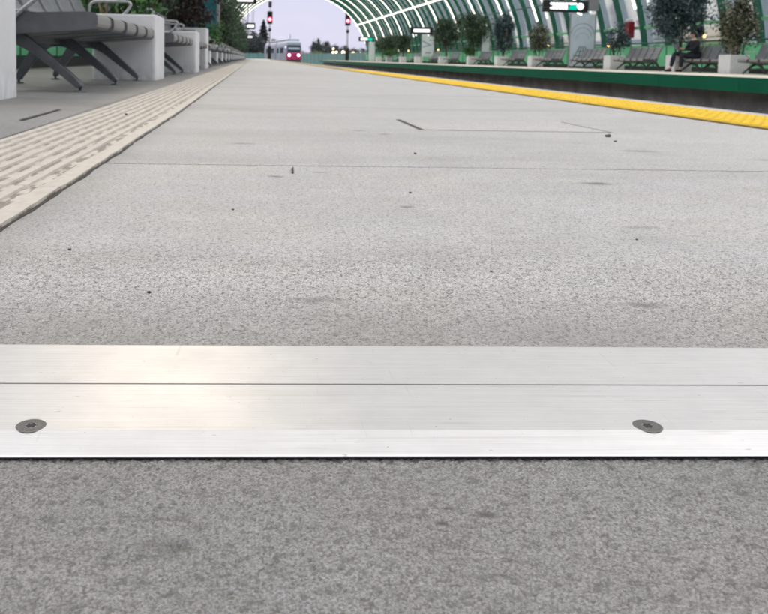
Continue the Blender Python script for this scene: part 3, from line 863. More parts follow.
# ------------------------------------------------------------------ planters
def make_planter(wx, wy, h):
    root = empty('planter')
    t = .045; z1 = h
    mb = MB(); hx, hy = wx / 2, wy / 2
    o = [(-hx, -hy), (hx, -hy), (hx, hy), (-hx, hy)]
    o = rounded(o, [.03] * 4, 3); inn = [(x * (1 - 2 * t / wx), y * (1 - 2 * t / wy)) for x, y in o]; n = len(o)
    rim = [(x * (1 - .012 / wx), y * (1 - .012 / wy)) for x, y in o]
    vs = [(x, y, 0) for x, y in o] + [(x, y, z1 - .008) for x, y in o] + [(x, y, z1) for x, y in rim] + [(x, y, z1) for x, y in inn] + [(x, y, z1 - .09) for x, y in inn]
    fs = []
    for j in range(4):
        for i in range(n): fs.append((j * n + i, j * n + (i + 1) % n, (j + 1) * n + (i + 1) % n, (j + 1) * n + i))
    fs.append(tuple(range(4 * n, 5 * n)))
    mb.add(vs, fs); mb.build('box', M['white'], root)
    mb = MB(); rng = random.Random(5); vs = []; fs = []
    for i in range(9):
        for j in range(9):
            vs.append((-hx + t + (wx - 2 * t) * i / 8, -hy + t + (wy - 2 * t) * j / 8, z1 - .06 + rng.uniform(-.015, .02)))
    for i in range(8):
        for j in range(8): fs.append((i * 9 + j, i * 9 + j + 1, i * 9 + j + 10, i * 9 + j + 9))
    mb.add(vs, fs, True); mb.build('soil', M['soil'], root)
    return root
pl0 = make_planter(.51, .62, .525); pl_used = [False]
def place_planter(x, y, label, group, s=(1, 1, 1)):
    o = pl0 if not pl_used[0] else copy_tree(pl0); pl_used[0] = True
    o.location = (x, y, 0); o.scale = s; tag(o, label, 'planter', group); return o
LP, RP = 'white planters between the left benches', 'white planters on the opposite platform'
place_planter(-1.315, 3.55, 'white planter cut off by the left edge of the picture', LP, (1, 1, 1.2))
place_planter(-1.035, 7.13, 'first whole white planter, behind the seats of the nearest left bench', LP)
place_planter(-.955, 10.72, 'second white planter along the left row, just past the second bench', LP, (1, 1, .96))
place_planter(-1.03, 14.27, 'taller white planter along the left row with dark red shrub above it', LP, (1, 1, 1.27))
for k in range(4, 25):
    y = 4.35 + 3.55 * k - .72 + 3.55 * 0 + 0
    y = 4.35 + 3.55 * (k - 1) + 2.48 + .36 + .02
    place_planter(-1.16, y, (ORD[k - 1] + ' white planter along the left platform row, counted from the camera') if k < 7 else 'small distant white planter far along the left row', LP, (1, 1, .88 + .08 * ((k * 7) % 3 - 1)))
rp = [(23.68, 'white planter holding the pale-leaved bush, next to the bench at the right edge'), (26.85, 'white planter partly hidden by the legs of the seated person'),
      (31.8, 'white planter left of the bench under the red cabinet'), (40.9, 'white planter at the left end of the bench under the lit display'),
      (46.7, 'white planter under the slim blue-green tree'), (53.0, 'white planter under the broad dark round tree'), (61.2, 'white planter right of the white arrowhead poster'),
      (70.5, 'distant white planter just left of the white arrowhead poster'), (78, 'distant white planter under the small far dark tree'), (86, 'distant white planter under the fresh green bush'), (93, 'farthest white planter on the opposite platform, below the small lit display')]
for y, lab in rp: place_planter(13.88, y, lab, RP, (1.15, 1, 1.03))

# ------------------------------------------------------------------ foliage
def crown_mesh(seed, n, clumps, leaf, rx, ry, rz, zc, fill=.45, spread=.16, aspect=.45, droop=.2):
    rng = np.random.default_rng(seed)
    cs = []
    while len(cs) < clumps:
        p = rng.uniform(-1, 1, 3); l = np.linalg.norm(p)
        if l < 1 and (l > fill or rng.random() < .25): cs.append(p * rng.uniform(.8, 1.08))
    cs = np.array(cs)
    sz = rng.uniform(.6, 1.35, clumps)
    idx = rng.integers(0, clumps, n)
    pos = cs[idx] + rng.normal(0, 1, (n, 3)) * (spread * sz[idx])[:, None]
    pos = pos * np.array([rx, ry, rz]) + np.array([0, 0, zc])
    d = rng.normal(0, 1, (n, 3)); d[:, 2] -= droop; d /= np.linalg.norm(d, axis=1)[:, None]
    t = rng.normal(0, 1, (n, 3)); s = np.cross(d, t); s /= np.linalg.norm(s, axis=1)[:, None]
    L = leaf * rng.uniform(.6, 1.35, n)
    nrm = np.cross(d, s)
    a = pos - d * L[:, None] * .5; c = pos + d * L[:, None] * .5
    b = pos + s * (L * aspect * .5)[:, None] + nrm * (L * .08)[:, None]; e = pos - s * (L * aspect * .5)[:, None] + nrm * (L * .08)[:, None]
    V = np.stack([a, b, c, e], 1).reshape(-1, 3)
    me = bpy.data.meshes.new('crown')
    me.vertices.add(len(V)); me.vertices.foreach_set('co', V.ravel())
    me.loops.add(4 * n); me.loops.foreach_set('vertex_index', np.arange(4 * n))
    me.polygons.add(n); me.polygons.foreach_set('loop_start', np.arange(0, 4 * n, 4)); me.polygons.foreach_set('loop_total', np.full(n, 4))
    me.update(calc_edges=True); me.validate()
    return me
def make_tree(name, seed, leafmat, barkmat, n, clumps, leaf, r3, zc, trunk_h, trunk_r, stems=1, **kw):
    root = empty(name)
    me = crown_mesh(seed, n, clumps, leaf, *r3, zc, **kw); me.materials.append(leafmat)
    o = bpy.data.objects.new('crown', me); col.objects.link(o); o.parent = root
    mb = MB(); rg = random.Random(seed)
    for s in range(stems):
        a = rg.uniform(0, 6.28); off = .0 if stems == 1 else .07
        bx, by = off * math.cos(a), off * math.sin(a); lean = .12 * trunk_h
        p = [(bx, by, 0), (bx * 1.4 + lean * .3 * math.cos(a), by * 1.4 + lean * .3 * math.sin(a), trunk_h * .5), (bx * 1.8 + lean * math.cos(a + .4), by * 1.8 + lean * math.sin(a + .4), trunk_h)]
        rr = trunk_r / math.sqrt(stems)
        mb.tube(p, [rr * 1.25, rr, rr * .8], 8)
        for k in range(5 if stems == 1 else 3):
            b = rg.uniform(0, 6.28); e = rg.uniform(.4, .9); h0 = p[2]
            q = (h0[0] + r3[0] * .35 * e * math.cos(b), h0[1] + r3[1] * .35 * e * math.sin(b), h0[2] + (zc - trunk_h) * .6 * e + r3[2] * .15)
            q2 = (h0[0] + r3[0] * .75 * e * math.cos(b), h0[1] + r3[1] * .75 * e * math.sin(b), zc + r3[2] * rg.uniform(-.3, .6))
            mb.tube([h0, q, q2], [rr * .65, rr * .45, rr * .15], 6)
    mb.build('trunk', barkmat, root)
    return root
def place(src, x, y, z, label, cat, group=None, rz=0, s=1.0, first=[]):
    if id(src) in first: o = copy_tree(src)
    else: o = src; first.append(id(src))
    o.location = (x, y, z); o.rotation_euler = (0, 0, rz)
    o.scale = (s, s, s) if isinstance(s, (int, float)) else s
    return tag(o, label, cat, group)
RT = 'potted trees on the opposite platform'
Z = .46
# right platform
t = make_tree('potted_tree', 11, M['leaf_blue'], M['bark'], 8500, 80, .115, (.98, .98, .80), 1.42, .78, .05, stems=3, spread=.15)
place(t, 13.95, 27.0, Z, 'big blue-green tree spreading over the head of the seated person', 'tree', RT)
t = make_tree('potted_bush', 12, M['leaf_pale'], M['stem'], 4600, 50, .095, (.50, .50, .72), .98, .45, .055, stems=7, spread=.17)
place(t, 13.93, 23.68, Z, 'pale-flecked bush on tan stems beside the right edge of the picture', 'bush', RT)
t = make_tree('potted_tree', 13, M['leaf_blue'], M['bark'], 1500, 34, .10, (.42, .42, .48), .75, .35, .035, stems=4, spread=.2)
place(t, 13.95, 31.85, Z, 'thin blue-green plant between the red cabinet and the tunnel poster', 'plant', RT)
t = make_tree('potted_tree', 14, M['leaf_pale'], M['bark'], 2200, 40, .10, (.48, .48, .62), .98, .45, .04, stems=3, spread=.17)
place(t, 14.0, 40.9, Z, 'mottled bushy tree just left of the lit display post', 'tree', RT, s=1.05)
t = make_tree('potted_tree', 15, M['leaf_blue'], M['bark'], 4200, 50, .13, (.56, .56, 1.05), 1.42, .6, .05, spread=.16)
place(t, 14.05, 46.8, Z, 'slim upright blue-green tree on the opposite platform', 'tree', RT)
t = make_tree('potted_tree', 16, M['leaf_dark'], M['bark'], 6500, 70, .14, (1.18, 1.18, .98), 1.85, .9, .07, spread=.15)
place(t, 14.0, 53.0, Z, 'broad round dark green tree, the largest crown in the middle of the opposite platform', 'tree', RT)
t2_ = place(t, 14.2, 61.5, Z, 'round dark tree just right of the white arrowhead poster', 'tree', RT, rz=1.2, s=(.95, .95, 1.0))
place(t, 14.0, 78.5, Z, 'small far dark tree left of the white arrowhead poster', 'tree', RT, rz=2.4, s=(.75, .75, .75))
place(t, 14.0, 86, Z, 'far dark blue tree above the fresh green bush', 'tree', RT, rz=4.0, s=(.95, .95, .80))
place(t, 14.4, 93.5, Z, 'farthest dark tree near the end of the opposite platform', 'tree', RT, rz=5.0, s=(.8, .8, .82))
t = make_tree('bush', 17, M['leaf_fresh'], M['stem'], 900, 26, .10, (.45, .45, .36), .42, .15, .02, stems=4, spread=.2)
place(t, 13.75, 53.2, Z, 'small fresh green bush at the foot of the broad round tree', 'bush', 'fresh green bushes')
place(t, 13.8, 84.8, Z, 'fresh green bush low on the far part of the opposite platform', 'bush', 'fresh green bushes', rz=1, s=(2.0, 2.0, 1.1))

# left row
LT = 'plants in the left row of planters'
t = make_tree('potted_bush', 31, M['leaf_fresh'], M['stem'], 700, 24, .07, (.30, .30, .24), .22, .15, .03, stems=8, spread=.2)
place(t, -1.20, 7.15, Z, 'low green plant with brown stems in the first whole planter', 'plant', LT)
t = make_tree('potted_tree', 32, M['leaf_dark'], M['bark'], 4600, 60, .085, (.85, 1.0, .75), 1.12, .5, .05, stems=3, spread=.17)
place(t, -1.45, 11.1, .42, 'dark leafy tree overhanging the second left bench', 'tree', LT)
tr_ = make_tree('potted_bush', 33, M['leaf_red'], M['bark'], 2600, 40, .075, (.52, .55, .42), .45, .2, .04, stems=4, spread=.18)
place(tr_, -1.12, 14.3, .60, 'dark reddish shrub in the tallest left planter', 'shrub', LT)
place(t, -2.1, 15.0, .5, 'dark tree behind the reddish shrub', 'tree', LT, rz=2.0, s=(.8, .9, 1.15))
tg = make_tree('potted_tree', 34, M['leaf_dark'], M['bark'], 4200, 60, .11, (.80, .95, 1.05), 1.45, .5, .06, spread=.16)
kinds = [(17.95, t, 'shadowy tree left of the teal board, above the fourth bench', .62), (34.8, tg, 'bushy green tree just past the tan post', .95),
         (39, tg, 'green tree behind the tan post with sky showing through its leaves', 1.1)]
for y, src, lab, s in kinds: place(src, -1.85 if y < 30 else -1.35, y, .42, lab, 'tree', LT, rz=y, s=s)
for i, y in enumerate((46.3, 53.4, 60.5, 67.6, 74.7, 81.8, 88.9)):
    place(tg, -1.5 - .12 * (i % 2), y, .42, 'distant green tree far along the left row of planters', 'tree', LT, rz=y * 1.7, s=(1.15, 1.1, .92 + .10 * (i % 3)))
tf = make_tree('potted_bush', 35, M['leaf_fresh'], M['stem'], 900, 26, .09, (.42, .42, .30), .32, .15, .03, stems=5, spread=.2)
place(tf, -1.12, 21.4, .40, 'fresh bright green bush at the foot of the teal board', 'bush', LT)

# ------------------------------------------------------------------ boards, signs, cabinet
def board(x0, x1, y, z0, z1, label, mat, cat='poster'):
    root = empty('poster_board', ((x0 + x1) / 2, y, 0)); hw = (x1 - x0) / 2
    tag(root, label, cat)
    MB().box(-hw, hw, -.03, .03, z0, z1).build('panel', mat, root, bevel=.005)
    MB().box(-hw - .035, -hw, -.045, .045, 0, z1 + .03).build('post', M['greypaint'], root)
    MB().box(hw, hw + .035, -.045, .045, 0, z1 + .03).build('post', M['greypaint'], root)
    return root, hw
def inks(root, polys, mat, name, y=-.034):
    mb = MB()
    for p in polys:
        n = len(p); mb.add([(x, y, z) for x, z in p] + [(x, y + .003, z) for x, z in p], [tuple(range(n)), tuple(range(n, 2 * n))] + [(i, (i + 1) % n, (i + 1) % n + n, i + n) for i in range(n)])
    mb.build(name, mat, root)
def band(pts, w):
    """polyline in (x,z) as quads"""
    out = []
    for (a, b) in zip(pts[:-1], pts[1:]):
        a = Vector(a); b = Vector(b); d = (b - a).normalized(); n = Vector((-d.y, d.x)) * w / 2
        out.append([tuple(a - n), tuple(b - n), tuple(b + n), tuple(a + n)])
    return out
r1, hw = board(13.90, 15.00, 36.5, .10, 2.38, 'pale blue poster of a vaulted tunnel with converging rails', M['poster'])
for rad, zc, ww in ((.50, 1.52, .045), (.40, 1.42, .03), (.28, 1.30, .02)):
    q = band([(rad * math.cos(t * math.pi / 14), zc + rad * .9 * math.sin(t * math.pi / 14)) for t in range(15)], ww)
    inks(r1, q, M['poster_grey'], 'tunnel_arch')
q = []
for x0, x1 in ((-.48, -.10), (-.20, -.03), (.10, .04), (.42, .12)): q += band([(x0, .22), (x1, .98)], .035)
q += band([(-.42, .34), (.36, .34)], .05) + band([(-.32, .55), (.28, .55)], .04) + band([(-.22, .75), (.2, .75)], .03)
inks(r1, q, M['poster_ink'], 'rail_lines', -.0345)
r2b, hw = board(13.42, 14.40, 66.9, .55, 2.32, 'white poster with a grey arrowhead shape on the opposite platform', M['poster_white'])
inks(r2b, [[(-.45, 1.85), (.35, 1.45), (-.45, 1.25), (-.45, 1.33), (.05, 1.47), (-.45, 1.72)]], M['poster_grey'], 'arrowhead')
inks(r2b, band([(-.2, .85), (.25, .85)], .12), M['poster_grey'], 'caption_bar', -.0345)
board(14.38, 14.86, 52.6, .3, 2.26, 'narrow blank white board behind the gap between two benches', M['poster_white'], 'board')
board(13.7, 14.45, 100, .05, 2.32, 'farthest white board at the end of the opposite platform', M['poster_white'], 'board')
rt, hw = board(-2.25, -1.18, 27.0, .75, 2.9, 'dark teal board beside the tan post on the left', M['teal'], 'board')

def display(cx, y, wd, z0, z1, label, cells, hang=6.5, box=True):
    root = empty('hanging_display', (cx, y, 0)); hw = wd / 2
    tag(root, label, 'display', 'hanging platform displays')
    MB().box(-hw, hw, -.09, .09, z0, z1).build('housing', M['black'], root, bevel=.01)
    for mat, polys, nm in cells(hw, z0, z1):
        inks(root, polys, mat, nm, -.096)
    for x in (-hw * .6, hw * .6):
        MB().tube([(x, 0, z1), (x, 0, hang)], .02, 6).build('hanger', M['dgreen'], root)
    return root
def disc(cx, cz, r, n=14, sx=1): return [(cx + sx * r * math.cos(2 * math.pi * k / n), cz + r * math.sin(2 * math.pi * k / n)) for k in range(n)]
def cells_big(hw, z0, z1):
    h = z1 - z0; zc = (z0 + z1) / 2 + .01; w = []
    # glowing line of unreadable characters, a teal field and a round symbol
    w += [disc(-hw * .66, zc + .09, .055), disc(-hw * .66, zc - .09, .055)]
    x = -hw * .60
    for i in range(5):
        w.append([(x, zc - .145), (x + .108, zc - .145), (x + .108, zc + .145), (x, zc + .145)]); x += .130
    w.append([(x, zc + .06), (x + .36, zc + .06), (x + .36, zc + .145), (x, zc + .145)])
    w.append(disc(hw * .66, zc, .145, 18))
    tl = [[(x, zc - .145), (x + .36, zc - .145), (x + .36, zc + .05), (x + .08, zc + .05)]]
    return [(M['ledwhite'], w, 'lit_characters'), (M['ledteal'], tl, 'teal_field')]
d1 = display(12.68, 34, 1.83, 2.29, 2.765, 'large black display with glowing white and teal line, hanging over the opposite platform', cells_big)
MB().ball((hw * .0 + .66, -.05, 2.22), .055).build('indicator_lamp', M['ledwhite'], d1)
MB().box(.95, 1.35, -.15, .35, 2.38, 2.9).build('side_unit', M['greypaint'], d1, bevel=.01)
def cells_plain(hw, z0, z1):
    zc = (z0 + z1) / 2; h = (z1 - z0) * .22
    return [(M['ledwhite'], [[(-hw * .72, zc - h), (hw * .72, zc - h), (hw * .72, zc + h), (-hw * .72, zc + h)]], 'lit_characters')]
d2 = display(11.98, 60, 1.62, 2.10, 2.60, 'middle-sized black display with a white glowing line above the arrowhead poster', cells_plain)
for xx in (-.4, .5): MB().ball((xx, -.05, 2.03), .06).build('indicator_lamp', M['ledwhite'], d2)
def cells_teal(hw, z0, z1):
    zc = (z0 + z1) / 2; h = (z1 - z0) * .30
    return [(M['ledwhite'], [[(-hw * .75, zc - h), (hw * .1, zc - h), (hw * .1, zc + h), (-hw * .75, zc + h)]], 'lit_characters'),
            (M['ledteal'], [[(hw * .12, zc - h), (hw * .75, zc - h), (hw * .75, zc + h), (hw * .12, zc + h)]], 'teal_field')]
display(13.4, 100, 1.85, 2.38, 2.90, 'smallest black display with white and teal line, far along the opposite platform', cells_teal)
display(-.42, 40, 1.05, 2.72, 3.05, 'black display with white glow above the left row at the top of the picture', cells_plain)
display(-.28, 70, .80, 2.53, 3.05, 'black square display with white glow below the nearer one on the left', cells_plain)
display(-.45, 100, .72, 2.36, 2.86, 'smallest lit display on the left, low beside the far trees', cells_plain)
tpst = MB().tube([(0, 0, 0), (0, 0, 4.2)], .055, 12).build('post', M['postgrey'], loc=(-1.26, 30, 0))
tag(tpst, 'plain tan-grey round post rising between the left trees', 'post')

rc = empty('fire_cabinet', (15.80, 34.85, 0)); tag(rc, 'dark red fire cabinet with a white top fixed to the right-hand wall', 'fire cabinet')
MB().box(-.10, .10, -.29, .29, 1.32, 2.00).build('cabinet', M['redpaint'], rc, bevel=.015)
MB().box(-.115, -.101, -.24, .24, 1.37, 1.95).build('door', M['redpaint'], rc, bevel=.004)
MB().tube([(-.13, -.18, 1.60), (-.13, -.18, 1.72)], .014, 8).build('handle', M['tube'], rc)
MB().box(-.09, .09, -.20, .20, 2.003, 2.13).build('top_lamp', M['poster_white'], rc, bevel=.03)
MB().box(-.08, .08, -.03, .03, .0, 1.318).build('stand', M['dgreen'], rc)

# ------------------------------------------------------------------ signals
def signal(x, y, label, top):
    root = empty('railway_signal', (x, y, 0)); tag(root, label, 'signal', 'red railway signals at the platform ends')
    MB().tube([(0, 0, -1.2), (0, 0, 8.2 if top else 7.0)], .075, 10).build('post', M['greypaint'], root)
    MB().box(-.38, .38, -.14, .14, 5.05, 6.9).build('head', M['black'], root, bevel=.08)
    hd = MB()
    for z in (6.45, 5.75): hd.tube([(0, -.14, z), (0, -.42, z)], .25, 14, caps=False)
    hd.build('hood', M['black'], root)
    l = MB().tube([(0, -.145, 5.72), (0, -.19, 5.72)], .27, 18).build('red_lamp', M['red_on'], root)
    MB().tube([(0, -.192, 5.72), (0, -.20, 5.72)], .16, 16).build('lens', M['red_core'], l)
    MB().ball((0, -.1, 4.25), (.24, .16, .30)).build('lower_lamp', M['black'], root)
    MB().box(-.26, .26, -.22, .22, -1.2, 1.85).build('relay_cabinet', M['black'], root, bevel=.03)
    if top: MB().box(-.24, .24, -.12, .12, 7.45, 8.3).build('number_plate', M['black'], root, bevel=.03)
    lad = MB()
    for xx in (-.15, .15): lad.tube([(xx, .28, -.5), (xx, .28, 5.0)], .018, 6)
    for k in range(16): lad.tube([(-.15, .28, -.2 + .33 * k), (.15, .28, -.2 + .33 * k)], .014, 6)
    lad.build('ladder', M['greypaint'], root)
signal(2.29, 122, 'taller red signal at the end of our platform, left of the train', True)
signal(13.58, 122, 'red signal at the end of the opposite platform, right of the train', False)

# ------------------------------------------------------------------ train
def train():
    base = 7.35
    p0 = (bend(140, base), 140.0)
    root = empty('train', (p0[0], p0[1], -1.0))
    tag(root, 'silver commuter train with magenta nose and lit headlights approaching', 'train')
    def car(ya, yb, front):
        xa, xb = bend(ya, base), bend(yb, base)
        ang = math.atan2(xb - xa, yb - ya); L = math.hypot(xb - xa, yb - ya)
        Mx = Matrix.Translation((xa - p0[0], ya - p0[1], 0)) @ Matrix.Rotation(-ang, 4, 'Z')
        sec = rounded([(-1.36, .75), (1.36, .75), (1.40, 2.2), (1.30, 3.75), (.85, 4.2), (-.85, 4.2), (-1.30, 3.75), (-1.40, 2.2)], [.1, .1, .2, .4, .3, .3, .4, .2], 3)
        n = len(sec); st = [(0, .80, .35), (.25, .92, .12), (.8, 1.0, 0), (L, 1.0, 0)] if front else [(.5, 1, 0), (L, 1, 0)]
        vs = []; fs = []
        for y, s, dz in st:
            for x, z in sec: vs.append((x * s, y, .75 + (z - .75) * (1 - dz * .35)))
        for j in range(len(st) - 1):
            for i in range(n): fs.append((j * n + i, j * n + (i + 1) % n, (j + 1) * n + (i + 1) % n, (j + 1) * n + i))
        fs += [tuple(range(n))[::-1], tuple(range((len(st) - 1) * n, len(st) * n))]
        def put(mb, nm, mat, par=root, bevel=0):
            o = mb.build(nm, mat, par, bevel); o.matrix_local = Mx; return o
        put(MB().add(vs, fs, False), 'car_body', M['silver'])
        put(MB().box(-1.0, 1.0, .8, L - .3, 4.17, 4.45), 'roof_equipment', M['tealgrey'], bevel=.08)
        put(MB().box(-1.1, 1.1, .9, L - .4, .12, .748), 'underframe', M['black'])
        for sx in (-1, 1):
            k = 0; y = 3.2 if front else 2.0
            while y + 1.6 < L - 1:
                if k % 4 == 3:
                    put(MB().box(sx * 1.405 - .02, sx * 1.405 + .02, y, y + 1.3, .95, 3.0), 'door', M['tealgrey'])
                else:
                    put(MB().box(sx * 1.40 - .02, sx * 1.40 + .02, y, y + 1.4, 2.05, 3.0), 'window', M['darkglass'])
                y += 1.8; k += 1
        if front:
            put(MB().box(-1.12, 1.12, -.03, .3, 2.15, 3.35), 'windscreen', M['darkglass'], bevel=.05)
            put(MB().box(-.95, .95, -.04, -.031, 2.66, 2.98), 'screen_band', M['screen'])
            put(MB().box(-1.16, 1.16, -.06, .35, 3.36, 3.95), 'front_dome', M['tealgrey'], bevel=.12)
            put(MB().box(-1.25, 1.25, -.10, .5, .95, 2.13), 'nose', M['magenta'], bevel=.12)
            for sx in (-1, 1):
                put(MB().tube([(sx * .78, -.105, 1.72), (sx * .78, -.14, 1.72)], .20, 16), 'headlight', M['head'])
            put(MB().box(-1.15, 1.15, -.12, .6, .15, .93), 'skirt', M['black'], bevel=.06)
            put(MB().tube([(-1.30, .55, 3.05), (-1.30, .50, 3.05)], .16, 12), 'side_lamp', M['ledwhite'])
            put(MB().tube([(0, 6, 4.45), (0, 5, 5.0), (0, 6.2, 5.5)], .05, 6), 'pantograph', M['black'])
    car(140, 155.5, True); car(155.9, 171, False)
train()

# ------------------------------------------------------------------ far fence, trees, lamps, buildings
fp = [(17, 121), (16.6, 150), (15.5, 178), (11.5, 205), (3.5, 226), (-8, 241), (-26, 256), (-50, 268)]
fr = empty('noise_barrier', (17, 121, -1.25)); tag(fr, 'long teal-green lineside barrier behind the train', 'fence')
for (a, b) in zip(fp[:-1], fp[1:]):
    a = Vector((a[0] - 17, a[1] - 121, 0)); b = Vector((b[0] - 17, b[1] - 121, 0)); d = (b - a); L = d.length; d.normalize(); nn = Vector((-d.y, d.x, 0)) * .06
    n = max(1, round(L / 4))
    for k in range(n):
        p = a + d * (L * k / n + .06); q = a + d * (L * (k + 1) / n - .06)
        vs = [p - nn, q - nn, q + nn, p + nn]; vs = vs + [v + Vector((0, 0, 2.6)) for v in vs]
        MB().add(vs, [(0, 1, 5, 4), (1, 2, 6, 5), (2, 3, 7, 6), (3, 0, 4, 7), (4, 5, 6, 7)]).build('panel', M['fence'], fr)
        c = a + d * (L * k / n); MB().box(c.x - .09, c.x + .09, c.y - .09, c.y + .09, 0, 2.75).build('post', M['dgreen'], fr)

def far_tree(name, seed, r3, zc, h, mat, n=6500, leaf=.62, clumps=56, **kw):
    return make_tree(name, seed, mat, M['bark'], n, clumps, leaf, r3, zc, h, .28, **kw)
con = empty('conifer_tree')
me = bpy.data.meshes.new('crown'); V = []; Fc = []
rg = np.random.default_rng(44)
for i in range(7000):
    h = rg.random() ** .8; lay = (h * 11) % 1.0
    rad = (1 - h) ** .8 * 4.2 * (.45 + .55 * (1 - lay)) * math.sqrt(rg.random()); a = rg.random() * 6.283
    p = np.array([rad * math.cos(a), rad * math.sin(a), 1.2 + h * 11.6 - rad * .18]); L = rg.uniform(.3, .65)
    d = np.array([math.cos(a), math.sin(a), -.35 + rg.normal() * .25]); d /= np.linalg.norm(d); s = np.cross(d, rg.normal(size=3)); s /= np.linalg.norm(s)
    k = len(V); V += [tuple(p - d * L / 2), tuple(p + s * L * .22), tuple(p + d * L / 2), tuple(p - s * L * .22)]; Fc.append((k, k + 1, k + 2, k + 3))
me.from_pydata(V, [], Fc); me.materials.append(M['leaf_far'])
o = bpy.data.objects.new('crown', me); col.objects.link(o); o.parent = con
MB().tube([(0, 0, 0), (0, 0, 6), (0, 0, 12)], [.3, .2, .05], 8).build('trunk', M['bark'], con)
con.location = (2.9, 255, -1.25); tag(con, 'tall dark conifer with a pointed top behind the left signal', 'tree', 'far trees')
FT = 'far trees'
bA = far_tree('broadleaf_tree', 51, (4.2, 4.2, 3.4), 4.6, 2.2, M['leaf_far'])
place(bA, 23.2, 265, -1.25, 'round dark tree standing alone against the sky right of the train', 'tree', FT, s=(.92, .92, .82))
place(bA, 19.6, 262, -1.25, 'smaller peaked dark tree joined to the lone round tree', 'tree', FT, rz=1.4, s=(.42, .42, .92))
place(bA, -1.2, 250, -1.25, 'dark broad tree left of the tall conifer', 'tree', FT, rz=2.1, s=(.9, .9, 1.1))
place(bA, 6.0, 258, -1.25, 'dark tree right of the conifer, half behind the train roof', 'tree', FT, rz=3.3, s=(.85, .85, .85))
place(bA, -9.5, 262, -1.25, 'dark tree filling the gap beyond the left row of planters', 'tree', FT, rz=4.1, s=(1.2, 1.2, 1.2))
hed = far_tree('hedge_bush', 52, (3.4, 2.0, 1.7), 2.0, .6, M['leaf_hedge'], n=1800, leaf=.35)
for i, (x, y, s) in enumerate(((12.6, 232, 1), (17.5, 236, 1.05), (29, 255, 1.0), (34.5, 258, .95), (9.5, 240, .8))):
    place(hed, x, y, -1.25, 'low yellowish bush along the far teal barrier', 'bush', 'bushes along the barrier', rz=i * 1.3, s=s)
for i, (x, y, s) in enumerate(((33, 300, 1.0), (40, 315, .9), (48, 320, 1.0), (57, 330, 1.1), (66, 340, 1.0), (-22, 290, 1.3), (-36, 300, 1.2), (78, 345, 1.2))):
    place(bA, x, y, -1.25, 'hazy dark tree in the far tree line beyond the station', 'tree', FT, rz=i * 2.2, s=(s, s, s * .75))
# trees in the street outside the right-hand glass
for i, (x, y, s) in enumerate(((23, 118, .8), (22, 104, .7), (21.5, 92, .8), (22.5, 83, .75), (22, 74, .55), (24, 66, .6), (26, 98, .9), (25, 128, .9))):
    place(bA, x, y, -1.25, 'dark street tree seen through the glass of the right-hand wall', 'tree', 'street trees outside the glass', rz=i * 1.9, s=(s * .8, s * .8, s * .78))
# trees outside the left wall
for i, (x, y, s) in enumerate(((-7.5, 22, .75), (-8, 30, .9), (-7.2, 40, .9), (-7.8, 52, 1.0), (-8.5, 66, 1.0), (-7.5, 14.5, .7))):
    place(bA, x, y, -1.25, 'dark tree outside the left-hand wall, behind the planters', 'tree', 'trees outside the left wall', rz=i * 1.1 + .5, s=(s, s, s))

lampm = None
def lamp(px, py, X, r, mat, label, first=[None]):
    # globe lantern on a slim post beside the road outside
    d = f_ + r2 * (px - PPX) / F - u2 * (py - PPY) / F
    k = X / d.x; Y = d.y * k; Zc = CH + d.z * k
    root = empty('street_lamp', (round(X, 2), round(Y, 1), -1.25)); h = round(Zc + 1.25, 2)
    tag(root, label, 'street lamp', 'street lamps')
    MB().tube([(0, 0, 0), (0, 0, h - r)], [.07, .045], 8).build('post', M['greypaint'], root)
    MB().ball((0, 0, h), r).build('globe', mat, root)
for px, py, X, r, mat, lab in (
    (313, 52.5, 22, .50, 'warm', 'lone glowing globe lamp just right of the train'),
    (328, 52.7, 24, .42, 'warm', 'glowing globe lamp at the left of the close pair under the lone round tree'), (333.5, 52.4, 24, .48, 'warm', 'glowing globe lamp in the close pair left of the right-hand signal'),
    (336.5, 52.3, 25, .42, 'warm', 'glowing globe lamp just left of the right-hand signal post'), (333.4, 49, 25, .40, 'warm', 'glowing lamp standing higher than the pair below it'),
    (343.2, 52.5, 22, .52, 'warm', 'brightest globe lamp beside the right-hand signal post'), (353, 53, 22, .42, 'warm', 'globe lamp right of the right-hand signal post'),
    (360, 53, 22, .30, 'warm', 'small globe lamp below the left end of the smallest display'), (366.5, 53.6, 22, .30, 'orange', 'orange globe lamp under the smallest display'),
    (397.5, 51, 19.5, .24, 'warm', 'globe lamp glowing through the glass between two far dark trees'), (408.6, 51, 19.5, .20, 'orange', 'orange lamp glowing left of the arrowhead poster'),
    (438.5, 50, 19.5, .17, 'orange', 'orange lamp glowing right of the arrowhead poster'), (547.6, 45.6, 19.5, .10, 'orange', 'small orange lamp glowing above the bench left of the tunnel poster'),
    (608, 45.6, 19.5, .11, 'orange', 'small orange lamp glowing right of the tunnel poster'), (704, 36, 21, .13, 'orange', 'large orange lamp glowing behind the head of the seated person'),
    (258.8, 46.5, 1.6, .42, 'warm', 'white lamp glowing left of the left-hand signal cabinet')):
    lamp(px, py, X, r * .72, M[mat], lab)

